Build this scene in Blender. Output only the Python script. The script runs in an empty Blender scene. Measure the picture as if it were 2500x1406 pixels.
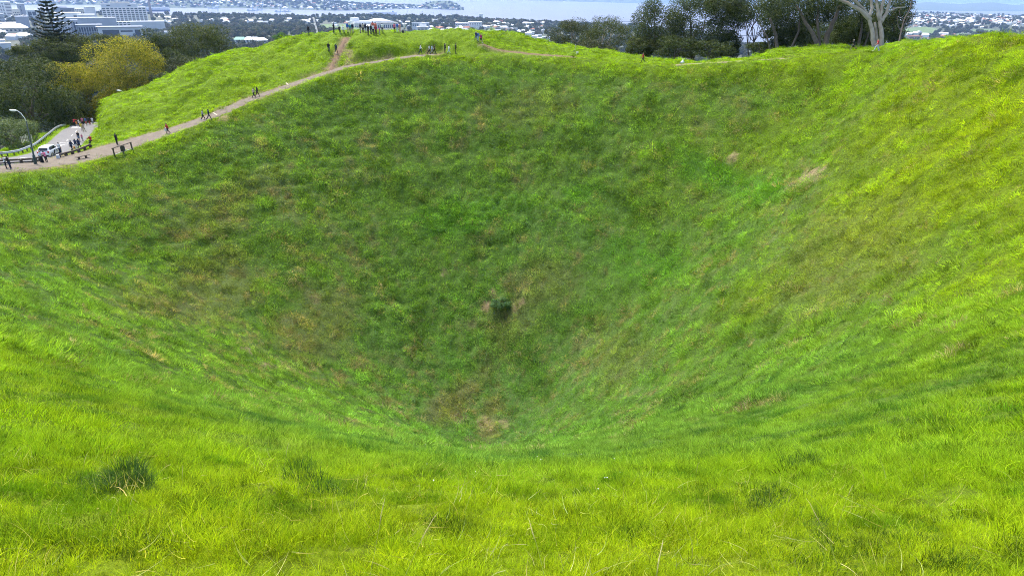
import bpy, math, random
import numpy as np
from mathutils import Vector, Matrix
R = math.radians
rng = np.random.default_rng(7)
random.seed(7)
scene = bpy.context.scene
COL = scene.collection

# ------------------------------------------------------------------ camera, sky, sun, exposure
EYE = 196.0                                   # metres above the sea
FPX, PITCH, ROLL = 1530.0, R(25.4), R(1.0)
cam_d = bpy.data.cameras.new('camera')
cam = bpy.data.objects.new('camera', cam_d); COL.objects.link(cam)
cam_d.sensor_width = 36.0; cam_d.lens = FPX / 2500 * 36.0
cam_d.clip_start = 0.1; cam_d.clip_end = 90000
c_f = Vector((0, math.cos(PITCH), -math.sin(PITCH)))
c_r0 = Vector((1, 0, 0)); c_u0 = c_r0.cross(c_f)
c_r = c_r0 * math.cos(ROLL) + c_u0 * math.sin(ROLL)
c_u = c_u0 * math.cos(ROLL) - c_r0 * math.sin(ROLL)
cam.matrix_world = Matrix(((c_r.x, c_u.x, -c_f.x, 0), (c_r.y, c_u.y, -c_f.y, 0), (c_r.z, c_u.z, -c_f.z, EYE), (0, 0, 0, 1)))
scene.camera = cam

SUN_AZ, SUN_EL = R(-42), R(62)                # measured clockwise from straight ahead (+Y)
w = bpy.data.worlds.new('World'); scene.world = w; w.use_nodes = True
nt = w.node_tree; bg = nt.nodes['Background']
sky = nt.nodes.new('ShaderNodeTexSky'); sky.sky_type = 'NISHITA'; sky.sun_disc = False
sky.sun_elevation = SUN_EL; sky.sun_rotation = SUN_AZ
sky.air_density = 1.0; sky.dust_density = 2.6; sky.ozone_density = 1.0; sky.altitude = 0
nt.links.new(sky.outputs[0], bg.inputs[0]); bg.inputs[1].default_value = 0.15
sun_d = bpy.data.lights.new('sun', 'SUN'); sun_d.energy = 2.6; sun_d.angle = R(7.0); sun_d.color = (1.0, 0.95, 0.87)
sun = bpy.data.objects.new('sun', sun_d); COL.objects.link(sun)
sdir = Vector((math.sin(SUN_AZ) * math.cos(SUN_EL), math.cos(SUN_AZ) * math.cos(SUN_EL), math.sin(SUN_EL)))
sun.rotation_euler = (-sdir).to_track_quat('-Z', 'Y').to_euler(); sun.location = (-60, 60, 330)
scene.view_settings.view_transform = 'Standard'; scene.view_settings.look = 'None'
scene.view_settings.gamma = 1; scene.view_settings.exposure = 1.35
try: scene.view_settings.use_curve_mapping = False
except Exception: pass
scene.render.engine = 'CYCLES'
scene.cycles.use_denoising = True; scene.cycles.denoising_prefilter = 'NONE'; scene.cycles.filter_width = 1.0
scene.cycles.max_bounces = 4; scene.cycles.diffuse_bounces = 2; scene.cycles.transmission_bounces = 2
scene.cycles.volume_bounces = 1; scene.cycles.transparent_max_bounces = 8
scene.cycles.caustics_reflective = False; scene.cycles.caustics_refractive = False
scene.cycles.sample_clamp_indirect = 6
scene.cycles.use_adaptive_sampling = True; scene.cycles.adaptive_threshold = .025; scene.cycles.adaptive_min_samples = 16

# ------------------------------------------------------------------ surveying helpers
nr, nu, nf = (np.array(v[:]) for v in (c_r, c_u, c_f))
def P(px, py, d):
    """world point that a surveyed picture point has at the distance d along the view axis"""
    return np.array((0, 0, EYE)) + d * (nf + (px - 1250) / FPX * nr + (703 - py) / FPX * nu)
def ray(px, py):
    return nf + (px - 1250) / FPX * nr + (703 - py) / FPX * nu
def sea(px, py, z=0.0):
    v = ray(px, py); t = (z - EYE) / min(v[2], -1e-4)
    return np.array((0, 0, EYE)) + v * t
def vscale(py, d):                            # picture height of one upright metre
    return FPX * (math.cos(PITCH) + (703 - py) / FPX * math.sin(PITCH)) / d

def vnoise(x, y, seed=0):
    """smooth value noise in -1..1"""
    x = np.asarray(x, float); y = np.asarray(y, float)
    xi = np.floor(x).astype(np.int64); yi = np.floor(y).astype(np.int64)
    fx = x - xi; fy = y - yi
    fx = fx * fx * (3 - 2 * fx); fy = fy * fy * (3 - 2 * fy)
    def h(a, b):
        n = (a * 374761393 + b * 668265263 + seed * 974711) & 0x7fffffff
        n = ((n ^ (n >> 13)) * 1274126177) & 0x7fffffff
        n = (n ^ (n >> 16)) & 0xffff
        return n / 32767.5 - 1
    return (h(xi, yi) * (1 - fx) + h(xi + 1, yi) * fx) * (1 - fy) + (h(xi, yi + 1) * (1 - fx) + h(xi + 1, yi + 1) * fx) * fy
def fbm(x, y, seed=0, o=3):
    s = 0; a = 1; t = 0
    for i in range(o):
        s = s + a * vnoise(x * 2 ** i + 17.3 * i, y * 2 ** i - 9.1 * i, seed + i); t += a; a *= .5
    return s / t
def sstep(a, b, x):
    t = np.clip((np.asarray(x, float) - a) / (b - a), 0, 1); return t * t * (3 - 2 * t)

# ------------------------------------------------------------------ object helpers
def tag(o, label=None, cat=None, group=None, kind=None):
    if label: o['label'] = label
    if cat: o['category'] = cat
    if group: o['group'] = group
    if kind: o['kind'] = kind
    return o
def empty(name, loc=(0, 0, 0), rz=0.0, label=None, cat=None, group=None):
    o = bpy.data.objects.new(name, None); COL.objects.link(o)
    o.location = tuple(float(v) for v in loc); o.rotation_euler = (0, 0, float(rz)); o.empty_display_size = .3
    return tag(o, label, cat, group)
def link(name, me, parent=None, mat=None, loc=None, rz=None, sc=None):
    o = bpy.data.objects.new(name, me); COL.objects.link(o)
    if parent is not None: o.parent = parent
    if mat is not None:
        if len(me.materials) == 0: me.materials.append(mat)
        if me.materials[0] != mat:
            o.material_slots[0].link = 'OBJECT'; o.material_slots[0].material = mat
    if loc is not None: o.location = tuple(float(v) for v in loc)
    if rz is not None: o.rotation_euler = (0, 0, float(rz))
    if sc is not None: o.scale = (sc, sc, sc) if np.isscalar(sc) else tuple(float(v) for v in sc)
    return o
def np_mesh(name, v, f, smooth=False):
    me = bpy.data.meshes.new(name)
    v = np.asarray(v, np.float32).reshape(-1, 3)
    if isinstance(f, np.ndarray) and f.ndim == 2:
        n, k = f.shape
        me.vertices.add(len(v)); me.vertices.foreach_set('co', v.ravel())
        me.loops.add(n * k); me.loops.foreach_set('vertex_index', f.astype(np.int32).ravel())
        me.polygons.add(n); me.polygons.foreach_set('loop_start', np.arange(0, n * k, k, dtype=np.int32))
        me.polygons.foreach_set('loop_total', np.full(n, k, np.int32))
    else:
        me.from_pydata([tuple(map(float, p)) for p in v], [], f)
    me.update(calc_edges=True); me.validate()
    if smooth: me.polygons.foreach_set('use_smooth', np.ones(len(me.polygons), bool))
    return me

class MB:
    def __init__(s): s.v = []; s.f = []
    def add(s, v, f):
        b = len(s.v); s.v += [tuple(map(float, p)) for p in v]; s.f += [tuple(int(i) + b for i in q) for q in f]; return s
    def box(s, c, d, rz=0.0, taper=1.0):
        x, y, z = d[0] / 2, d[1] / 2, d[2] / 2; ca, sa = math.cos(rz), math.sin(rz); out = []
        for k in (-1, 1):
            t = taper if k == 1 else 1.0
            for a, b in ((-1, -1), (1, -1), (1, 1), (-1, 1)):
                X, Y = a * x * t, b * y * t
                out.append((c[0] + X * ca - Y * sa, c[1] + X * sa + Y * ca, c[2] + k * z))
        return s.add(out, [(3, 2, 1, 0), (4, 5, 6, 7), (0, 1, 5, 4), (1, 2, 6, 5), (2, 3, 7, 6), (3, 0, 4, 7)])
    def bar(s, a, b, w, h=None):
        h = h or w; a = Vector(a); b = Vector(b); d = (b - a).normalized()
        u = Vector((0, 0, 1)) if abs(d.z) < .95 else Vector((0, 1, 0))
        sx = d.cross(u).normalized(); up = sx.cross(d); o = []
        for p in (a, b):
            for i, j in ((-1, -1), (1, -1), (1, 1), (-1, 1)): o.append(p + sx * (i * w / 2) + up * (j * h / 2))
        return s.add(o, [(3, 2, 1, 0), (4, 5, 6, 7), (0, 1, 5, 4), (1, 2, 6, 5), (2, 3, 7, 6), (3, 0, 4, 7)])
    def tube(s, pts, rad, n=8, cap=True):
        pts = [Vector(p) for p in pts]
        rad = [rad] * len(pts) if np.isscalar(rad) else rad
        o = []; f = []; ref = None
        for i, p in enumerate(pts):
            d = (pts[min(i + 1, len(pts) - 1)] - pts[max(i - 1, 0)])
            d = d.normalized() if d.length > 1e-9 else Vector((0, 0, 1))
            if ref is None: ref = Vector((1, 0, 0)) if abs(d.x) < .8 else Vector((0, 1, 0))
            a = (ref - d * ref.dot(d)).normalized(); b = d.cross(a); ref = a
            for k in range(n):
                t = 2 * math.pi * k / n; o.append(p + (a * math.cos(t) + b * math.sin(t)) * rad[i])
        for i in range(len(pts) - 1):
            for k in range(n):
                f.append((i * n + k, i * n + (k + 1) % n, (i + 1) * n + (k + 1) % n, (i + 1) * n + k))
        if cap: f.append(tuple(range(n))[::-1]); f.append(tuple(range((len(pts) - 1) * n, len(pts) * n)))
        return s.add(o, f)
    def ell(s, c, r, nu_=10, nv=7):
        o = [(c[0], c[1], c[2] - r[2])]; f = []
        for j in range(1, nv):
            t = math.pi * j / nv
            for i in range(nu_):
                p = 2 * math.pi * i / nu_
                o.append((c[0] + r[0] * math.sin(t) * math.cos(p), c[1] + r[1] * math.sin(t) * math.sin(p), c[2] - r[2] * math.cos(t)))
        o.append((c[0], c[1], c[2] + r[2])); L = len(o) - 1
        for i in range(nu_):
            k = (i + 1) % nu_
            f.append((0, 1 + k, 1 + i)); f.append((L, 1 + (nv - 2) * nu_ + i, 1 + (nv - 2) * nu_ + k))
            for j in range(nv - 2):
                a = 1 + j * nu_; f.append((a + i, a + k, a + nu_ + k, a + nu_ + i))
        return s.add(o, f)
    def prism(s, poly, z0, z1):
        n = len(poly); o = [(p[0], p[1], z0) for p in poly] + [(p[0], p[1], z1) for p in poly]
        return s.add(o, [tuple(range(n))[::-1], tuple(range(n, 2 * n))] + [(i, (i + 1) % n, n + (i + 1) % n, n + i) for i in range(n)])
    def gable(s, c, L, W, z0, h, rz=0.0, hip=0.0, ov=0.0):
        """roof: ridge along local x"""
        L2, W2 = L / 2 + ov, W / 2 + ov; ca, sa = math.cos(rz), math.sin(rz)
        q = [(-L2, -W2, z0), (L2, -W2, z0), (L2, W2, z0), (-L2, W2, z0), (-L2 + hip, 0, z0 + h), (L2 - hip, 0, z0 + h)]
        o = [(c[0] + x * ca - y * sa, c[1] + x * sa + y * ca, z) for x, y, z in q]
        return s.add(o, [(3, 2, 1, 0), (0, 1, 5, 4), (2, 3, 4, 5), (1, 2, 5), (3, 0, 4)])
    def mesh(s, name, smooth=False): return np_mesh(name, s.v, s.f, smooth)
    def build(s, name, mat, parent=None, smooth=False, **k):
        me = s.mesh(name, smooth); me.materials.append(mat); return link(name, me, parent, None, **k)

def cp(o, parent=None):
    c = o.copy(); COL.objects.link(c); c.parent = parent
    for ch in o.children: cp(ch, c)
    return c

# ------------------------------------------------------------------ materials
MATS = {}
def mat(name, col, rough=.7, var=.0, scale=3.0, metal=0.0, bump=0.0, col2=None, spec=.4, emit=None, detail=4, coord='Object'):
    m = bpy.data.materials.new(name); m.use_nodes = True; n = m.node_tree; b = n.nodes['Principled BSDF']
    b.inputs['Roughness'].default_value = rough; b.inputs['Metallic'].default_value = metal
    b.inputs['Specular IOR Level'].default_value = spec
    c = (*col, 1)
    if var > 0 or col2:
        tc = n.nodes.new('ShaderNodeTexCoord'); nz = n.nodes.new('ShaderNodeTexNoise')
        nz.inputs['Scale'].default_value = scale; nz.inputs['Detail'].default_value = detail
        n.links.new(tc.outputs[coord], nz.inputs['Vector'])
        mx = n.nodes.new('ShaderNodeMix'); mx.data_type = 'RGBA'
        rp = n.nodes.new('ShaderNodeMapRange'); rp.inputs[1].default_value = .3; rp.inputs[2].default_value = .7
        n.links.new(nz.outputs[0], rp.inputs[0]); n.links.new(rp.outputs[0], mx.inputs[0])
        d = col2 or tuple(max(0, x * (1 - var)) for x in col)
        e = col if col2 else tuple(min(1, x * (1 + var)) for x in col)
        mx.inputs[6].default_value = (*d, 1); mx.inputs[7].default_value = (*e, 1)
        n.links.new(mx.outputs[2], b.inputs['Base Color'])
        if bump:
            bp = n.nodes.new('ShaderNodeBump'); bp.inputs['Strength'].default_value = bump; bp.inputs['Distance'].default_value = .05
            n.links.new(nz.outputs[0], bp.inputs['Height']); n.links.new(bp.outputs[0], b.inputs['Normal'])
    else: b.inputs['Base Color'].default_value = c
    MATS[name] = m; return m

def leafy(name, cols, trans=.35, rough=.55, attr=None, spec=.25, tbias=(1.25, 1.2, .5), vary=None):
    """foliage: colour varies per leaf and in clumps; part of the light goes through"""
    m = bpy.data.materials.new(name); m.use_nodes = True; n = m.node_tree
    for q in list(n.nodes): n.nodes.remove(q)
    out = n.nodes.new('ShaderNodeOutputMaterial'); L = n.links.new
    geo = n.nodes.new('ShaderNodeNewGeometry')
    rp = n.nodes.new('ShaderNodeValToRGB'); L(geo.outputs['Random Per Island'], rp.inputs[0])
    el = rp.color_ramp.elements
    while len(el) < len(cols): el.new(.5)
    for i, c in enumerate(cols): el[i].position = i / max(1, len(cols) - 1); el[i].color = (*c, 1)
    src = rp.outputs[0]
    if attr:
        a = n.nodes.new('ShaderNodeAttribute'); a.attribute_type = 'INSTANCER'; a.attribute_name = attr
        mm = n.nodes.new('ShaderNodeMix'); mm.data_type = 'RGBA'; mm.blend_type = 'MULTIPLY'; mm.inputs[0].default_value = 1
        L(src, mm.inputs[6]); L(a.outputs['Color'], mm.inputs[7]); src = mm.outputs[2]
    if vary:
        a = n.nodes.new('ShaderNodeAttribute'); a.attribute_type = 'GEOMETRY'; a.attribute_name = vary
        mm = n.nodes.new('ShaderNodeMix'); mm.data_type = 'RGBA'; mm.blend_type = 'MULTIPLY'; mm.inputs[0].default_value = 1
        L(src, mm.inputs[6]); L(a.outputs['Fac'], mm.inputs[7]); src = mm.outputs[2]
    pb = n.nodes.new('ShaderNodeBsdfPrincipled'); pb.inputs['Roughness'].default_value = rough
    pb.inputs['Specular IOR Level'].default_value = spec; L(src, pb.inputs['Base Color'])
    tr = n.nodes.new('ShaderNodeBsdfTranslucent')
    tm = n.nodes.new('ShaderNodeMix'); tm.data_type = 'RGBA'; tm.blend_type = 'MULTIPLY'; tm.inputs[0].default_value = 1
    L(src, tm.inputs[6]); tm.inputs[7].default_value = (*tbias, 1); L(tm.outputs[2], tr.inputs['Color'])
    mx = n.nodes.new('ShaderNodeMixShader'); mx.inputs[0].default_value = trans
    L(pb.outputs[0], mx.inputs[1]); L(tr.outputs[0], mx.inputs[2]); L(mx.outputs[0], out.inputs['Surface'])
    MATS[name] = m; return m

def instancer(name, pts, rot, scl, idx, tint, protos, label, cat):
    """one 'stuff' object whose points carry instances of the prototype meshes"""
    pc = bpy.data.collections.new(name + '_prototypes')
    for i, p in enumerate(protos):
        o = bpy.data.objects.new('%s_proto_%02d' % (name, i), p); pc.objects.link(o)
    me = bpy.data.meshes.new(name); N = len(pts)
    me.vertices.add(N); me.vertices.foreach_set('co', np.asarray(pts, np.float32).ravel())
    for nm, ty, ar, key in (('rot', 'FLOAT_VECTOR', rot, 'vector'), ('scl', 'FLOAT_VECTOR', scl, 'vector'), ('tint', 'FLOAT_VECTOR', tint, 'vector')):
        a = me.attributes.new(nm, ty, 'POINT'); a.data.foreach_set(key, np.asarray(ar, np.float32).ravel())
    a = me.attributes.new('pick', 'INT', 'POINT'); a.data.foreach_set('value', np.asarray(idx, np.int32))
    me.update()
    o = link(name, me); tag(o, label, cat, kind='stuff')
    ng = bpy.data.node_groups.new(name, 'GeometryNodeTree')
    ng.interface.new_socket('Geometry', in_out='INPUT', socket_type='NodeSocketGeometry')
    ng.interface.new_socket('Geometry', in_out='OUTPUT', socket_type='NodeSocketGeometry')
    N_ = ng.nodes.new; L = ng.links.new
    gi = N_('NodeGroupInput'); go = N_('NodeGroupOutput'); ip = N_('GeometryNodeInstanceOnPoints')
    ci = N_('GeometryNodeCollectionInfo'); ci.inputs['Collection'].default_value = pc
    ci.inputs['Separate Children'].default_value = True; ci.inputs['Reset Children'].default_value = True
    def at(nm, ty):
        q = N_('GeometryNodeInputNamedAttribute'); q.data_type = ty; q.inputs['Name'].default_value = nm; return q.outputs['Attribute']
    e = N_('FunctionNodeEulerToRotation'); L(at('rot', 'FLOAT_VECTOR'), e.inputs[0])
    L(gi.outputs[0], ip.inputs['Points']); L(ci.outputs[0], ip.inputs['Instance']); ip.inputs['Pick Instance'].default_value = True
    L(at('pick', 'INT'), ip.inputs['Instance Index']); L(e.outputs[0], ip.inputs['Rotation']); L(at('scl', 'FLOAT_VECTOR'), ip.inputs['Scale'])
    L(ip.outputs[0], go.inputs[0])
    md = o.modifiers.new('scatter', 'NODES'); md.node_group = ng
    return o
# ------------------------------------------------------------------ the hill with its crater
CX, CY, ZB = -2.0, 66.0, EYE - 51.0
lip_px = [(0,418,79),(72,411,81),(123,408,83),(185,402,86),(250,387,89),(285,381,91),(344,355,94),(420,328,97),(500,299,100),(565,269,103),
 (620,243,106),(690,222,109),(735,203,111),(800,177,113),(834,166,114),(920,154,115),(993,142,116),(1070,133,117),(1124,134,117),(1218,137,117),
 (1337,143,116),(1405,142,114),(1490,153,112),(1569,156,109),(1668,159,106),(1737,157,104),(1839,151,102),(1941,147,99),(2000,138,97),(2080,130,95),
 (2140,129,92),(2260,110,85),(2360,90,79),(2420,81,75),(2500,82,71)]
lip = [P(*q) for q in lip_px] + [np.array((x, y, EYE + z)) for x, y, z in ((56, 60, -3.8), (53, 45, -4.0), (46, 30, -3.9), (35, 16, -3.5), (22, 6, -2.7), (10, .5, -1.9), (0, -1.0, -1.6),
 (-10, 1.2, -2.2), (-22, 8.5, -5.0), (-35, 20, -9.4), (-47, 34, -14.2), (-57, 50, -18.2), (-63, 65, -20.8))]
lip = np.array(lip)
_th = np.arctan2(lip[:, 1] - CY, lip[:, 0] - CX); _o = np.argsort(_th)
_th = _th[_o]; _rr = np.hypot(lip[:, 0] - CX, lip[:, 1] - CY)[_o]; _hh = lip[:, 2][_o]
_a3 = np.concatenate([_th - 2 * np.pi, _th, _th + 2 * np.pi]); _tt = np.radians(np.arange(-180, 180, 1.0))
_rt, _ht = np.interp(_tt, _a3, np.tile(_rr, 3)), np.interp(_tt, _a3, np.tile(_hh, 3))
_kk = np.exp(-(np.arange(-12, 13) / 3.0) ** 2 / 2); _kk /= _kk.sum()
_rt, _ht = (np.convolve(np.r_[q[-12:], q, q[:12]], _kk, 'valid') for q in (_rt, _ht))
def rim(th):
    return np.interp(th, np.r_[_tt, np.pi], np.r_[_rt, _rt[0]]), np.interp(th, np.r_[_tt, np.pi], np.r_[_ht, _ht[0]])
def crater(x, y):
    dx, dy = x - CX, y - CY; r = np.hypot(dx, dy); th = np.arctan2(dy, dx); Rm, H = rim(th)
    near = np.exp(-((np.angle(np.exp(1j * (th + np.pi / 2)))) / .62) ** 2)      # towards the photographer
    right = np.exp(-((th + .45) / .75) ** 2)
    s0 = .2 + .42 * near + .22 * right; Lr = 3.5 + 11 * near + 6 * right; Rb = 5.0
    W = Rm - Rb; D = H - ZB; s1 = (D - s0 * Lr / 2) / (W - Lr / 2)
    d = np.clip(Rm - r, 0, None)
    z = np.where(d < Lr, H - (s0 * d + (s1 - s0) * d * d / (2 * Lr)), H - (s0 * Lr + (s1 - s0) * Lr / 2) - s1 * (d - Lr))
    # a slightly hollow, unevenly worn wall
    t = np.clip(r / Rm, 0, 1); wall = np.clip(np.sin(np.pi * t), 0, 1) * (1 - .8 * near)
    z = z - 1.0 * wall * np.sin(np.pi * t) + wall * (.35 * np.sin(th * 5 + 1.3) + .35 * fbm(x / 14, y / 14, 55, 2))
    # faint sheep-track benches
    z = z + wall * .22 * np.sin((z - ZB) * 1.15 + 2.5 * fbm(x / 18, y / 18, 57, 2)) * sstep(.35, .6, t)
    z = z + wall * .27 * np.sin((z - ZB) * 4.6 + 3 * fbm(x / 12, y / 12, 58, 2)) * sstep(.62, .75, t)
    bowl = ZB + .0035 * r * r
    k = 2.2; h = np.clip(.5 + .5 * (z - bowl) / k, 0, 1)
    return bowl * (1 - h) + z * h + k * h * (1 - h), r / Rm, near

# ground outside the rim: surveyed points and a smooth surface through them
out_px = [
 (0,408,83),(81,401,86),(143,381,91),(223,359,97),(319,334,101),(407,317,103),(491,288,106),(551,262,108),(602,240,110),(662,220,112),(704,206,113),
 (0,395,86),(90,384,90),(119,374,93),(160,356,99),(166,332,110),(190,313,122),(212,304,130),
 (0,388,89),(93,375,95),(128,357,104),(141,337,113),(154,322,120),(166,313,126),(179,308,131),(15,378,98),(60,352,108),(100,330,118),(150,309,130),
 (240,345,102),(232,318,108),(255,290,108),(252,272,112),(290,256,113),(300,236,115),(330,262,108),(400,214,116),(434,187,118),(485,156,121),(520,141,123),(559,134,125),(622,131,126),
 (400,260,109),(480,220,112),(560,190,114),(640,170,117),(700,160,117),(740,150,118),
 (656,112,126),(682,98,127),(724,89,127),(793,82,128),(760,120,121),(843,81,128),(935,79,129),(1013,79,129),(1124,78,128),(1200,79,127),(1268,88,126),(1294,100,126),(1345,109,125),
 (1405,119,122),(1456,122,120),(1490,134,118),(1541,138,116),(1620,146,113),(1728,151,110),(1805,149,109),(1839,143,109),(1873,129,109),(1907,121,109),(1975,119,108),
 (2040,117,106),(2100,119,103),(2140,121,100),(2180,110,98),(2240,102,95),(2290,102,91),(2330,97,86),
 (880,92,121),(960,92,121),(1040,93,122),(1100,92,122),(1160,102,121),(870,128,117.5),(960,120,118.5),(1040,112,120),(1100,112,121),(900,142,116.5),(850,150,116),(985,134,118),
 (1024,132,120),(1116,131,120),(1200,124,121),(1260,128,121),(1340,137,119),(1030,137,118.5),(1180,108,121.5),(1250,112,122),
 (815,150,117),(830,120,119.5),(838,96,121.5),(560,107,152),(600,106,152),(652,107,152),(600,120,140),(600,129,131),(560,126,135),(640,122,137)]
op = [P(*q) for q in out_px]
sil = [P(*q) for q in ((250,272,112),(300,236,115),(400,214,116),(434,187,118),(485,156,121),(656,112,126),(724,89,127),(793,82,128),(880,80,129),(1013,79,129),(1124,78,128),(1200,79,127),(1268,88,126),(1345,109,125),
 (1456,122,120),(1541,138,116),(1620,146,113),(1728,151,110),(1839,143,109),(1907,121,109),(1975,119,108),(2060,117,105),(2140,121,100),(2240,102,95),(2330,97,86),(2420,80,70),(2500,82,64))]
for p in sil:
    n_ = (p[:2] - np.array((CX, CY))); n_ = n_ / np.linalg.norm(n_)
    lst = ((10, 1.6), (24, 7.5), (50, 20))
    for dd, dz in lst:
        op.append(np.array((p[0] + n_[0] * dd, p[1] + n_[1] * dd, p[2] - dz)))
for x, y, z in ((-95, 100, -30), (-105, 125, -33), (-85, 75, -24), (-110, 85, -34), (-120, 140, -38), (-90, 150, -29), (-85, 50, -26), (-80, 25, -24), (-60, 0, -18), (-30, -15, -8), (0, -12, -1.2), (20, -12, -1.5),
 (50, -8, -4), (75, 20, -6), (75, 50, -6), (85, 80, -12), (-40, 175, -22), (-70, 170, -26), (-60, 205, -36), (-20, 200, -30)):
    op.append(np.array((x, y, EYE + z)))
ths = np.linspace(-np.pi, np.pi, 96, endpoint=False); rr_, hh_ = rim(ths)
rp_ = np.stack([CX + rr_ * np.cos(ths), CY + rr_ * np.sin(ths), hh_], 1)
CP = np.concatenate([np.array(op), rp_])
def _k(a, b): return np.sqrt(((a[:, None, :2] - b[None, :, :2]) ** 2).sum(-1) + .6)
_A = _k(CP, CP) + np.eye(len(CP)) * .02
_n = len(CP); _M = np.zeros((_n + 3, _n + 3)); _M[:_n, :_n] = -_A; _Q = np.c_[np.ones(_n), CP[:, :2]]; _M[:_n, _n:] = _Q; _M[_n:, :_n] = _Q.T
_W = np.linalg.solve(_M, np.r_[CP[:, 2], 0, 0, 0])
def outer(x, y):
    xs, ys = x.ravel(), y.ravel(); z = np.empty(xs.size)
    for i in range(0, xs.size, 20000):
        q = np.stack([xs[i:i + 20000], ys[i:i + 20000]], 1)
        z[i:i + 20000] = -_k(q, CP) @ _W[:_n] + _W[_n] + q @ _W[_n + 1:]
    return z.reshape(x.shape)

# the big land round the hill, down to the shore
shore_px = [(-900,40),(-300,40),(100,45),(400,55),(600,53),(820,56),(1000,57),(1200,62),(1400,73),(1550,79),(1700,96),(1790,118),(1860,122),(1960,110),(2050,80),(2150,50),(2240,37),(2290,31),(2330,35),(2360,33),(2400,38),(2500,41),(2700,44),(3300,56)]
sh = np.array([sea(*q) for q in shore_px]); sh_az = np.arctan2(sh[:, 0], sh[:, 1]); sh_d = np.hypot(sh[:, 0], sh[:, 1])
def land(x, y):
    x = np.asarray(x, float); y = np.asarray(y, float)
    d = np.hypot(x, y); az = np.arctan2(x, y); sd = np.interp(az, sh_az, sh_d)
    rho = np.hypot(x - CX, y - CY)
    base = 58 + 9 * fbm(x / 420, y / 420, 5) + 5 * fbm(x / 150, y / 150, 9, 2)
    base = base + 26 * np.exp(-(((x + 560) / 520) ** 2 + ((y - 1600) / 620) ** 2))        # ridge that carries the hospital
    base = base + 30 * np.exp(-(((x - 3300) / 1100) ** 2 + ((y - 3700) / 900) ** 2))      # eastern suburb ridge
    base = base * sstep(0, 900, sd - d) ** .6 + 3
    base = np.where(d > sd, 3 - np.minimum((d - sd) * .05, 12), base)
    hill = EYE - 27 - (rho - 82) * .42
    k = 18.0; h = np.clip(.5 + .5 * (hill - base) / k, 0, 1)
    return base * (1 - h) + hill * h + k * h * (1 - h)

# paths and the road (centre lines in metres)
def poly_px(l): return np.array([P(*q) for q in l])
path_c = poly_px([(-260,428,76),(-120,420,78),(0,413.5,81),(76,406,83.5),(133,396,87),(205,381,91.5),(285,362,95.5),(331,345,97.5),(413,322,100),(495,293,103),(558,265.5,105.5),(611,241.5,108),(676,221,110.5),(720,204.5,112),(790,180,114),(840,163,115.5),(920,151,117),(993,139,118),(1060,133.5,119)])
path_far = poly_px([(1180,108,121),(1210,122,121),(1250,127,121),(1320,134,119),(1400,139.5,116)])
path_right = poly_px([(1650,158.5,107.5),(1737,154.5,106),(1839,148,104.5),(1941,143,102),(2000,135,100),(2080,126.5,97.5),(2140,125,95)])
steps_c = poly_px([(806,176,114.3),(808,160,116),(815,148,117),(826,128,118.8),(838,104,120.8),(845,91,123)])
gully_c = poly_px([(852,160,115.6),(850,140,117),(852,115,119.5)])
road_c = poly_px([(-330,425,78),(-160,408,81.5),(0,393.5,86),(60,386,88.5),(110,375.5,92.5),(150,357,99.5),(172,335,109),(192,314,121),(214,303.5,130),(250,298,139),(300,300,150)])
def resample(c, step):
    s = np.r_[0, np.cumsum(np.linalg.norm(np.diff(c[:, :2], axis=0), axis=1))]
    t = np.linspace(0, s[-1], max(2, int(s[-1] / step)))
    o = np.stack([np.interp(t, s, c[:, i]) for i in range(3)], 1)
    for _ in range(8): o[1:-1] = .25 * o[:-2] + .5 * o[1:-1] + .25 * o[2:]
    return o
path_c, path_far, path_right, steps_c, gully_c, road_c = (resample(c, .6) for c in (path_c, path_far, path_right, steps_c, gully_c, road_c))
def _ppx(c):
    d = c - np.array((0, 0, EYE)); return 1250 + FPX * (d @ nr) / (d @ nf)
PATH_HW = np.interp(_ppx(path_c), [0, 90, 150, 320, 450, 600, 1060], [2.3, 3.0, 3.7, 3.0, 2.1, 1.7, 1.2])
def near_line(x, y, c):
    """distance to a centre line and its height there"""
    xs, ys = np.ravel(x), np.ravel(y); bd = np.full(xs.size, 1e9); bz = np.zeros(xs.size)
    lo, hi = c[:, :2].min(0) - 14, c[:, :2].max(0) + 14
    m = (xs > lo[0]) & (xs < hi[0]) & (ys > lo[1]) & (ys < hi[1]); ii = np.nonzero(m)[0]
    for a in range(0, ii.size, 20000):
        j = ii[a:a + 20000]
        D = (xs[j, None] - c[None, :, 0]) ** 2 + (ys[j, None] - c[None, :, 1]) ** 2
        k = D.argmin(1); bd[j] = np.sqrt(D[np.arange(j.size), k]) - ((PATH_HW[k] - 1.75) if c is path_c else 0); bz[j] = c[k, 2]
    return bd.reshape(np.shape(x)), bz.reshape(np.shape(x))

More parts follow.
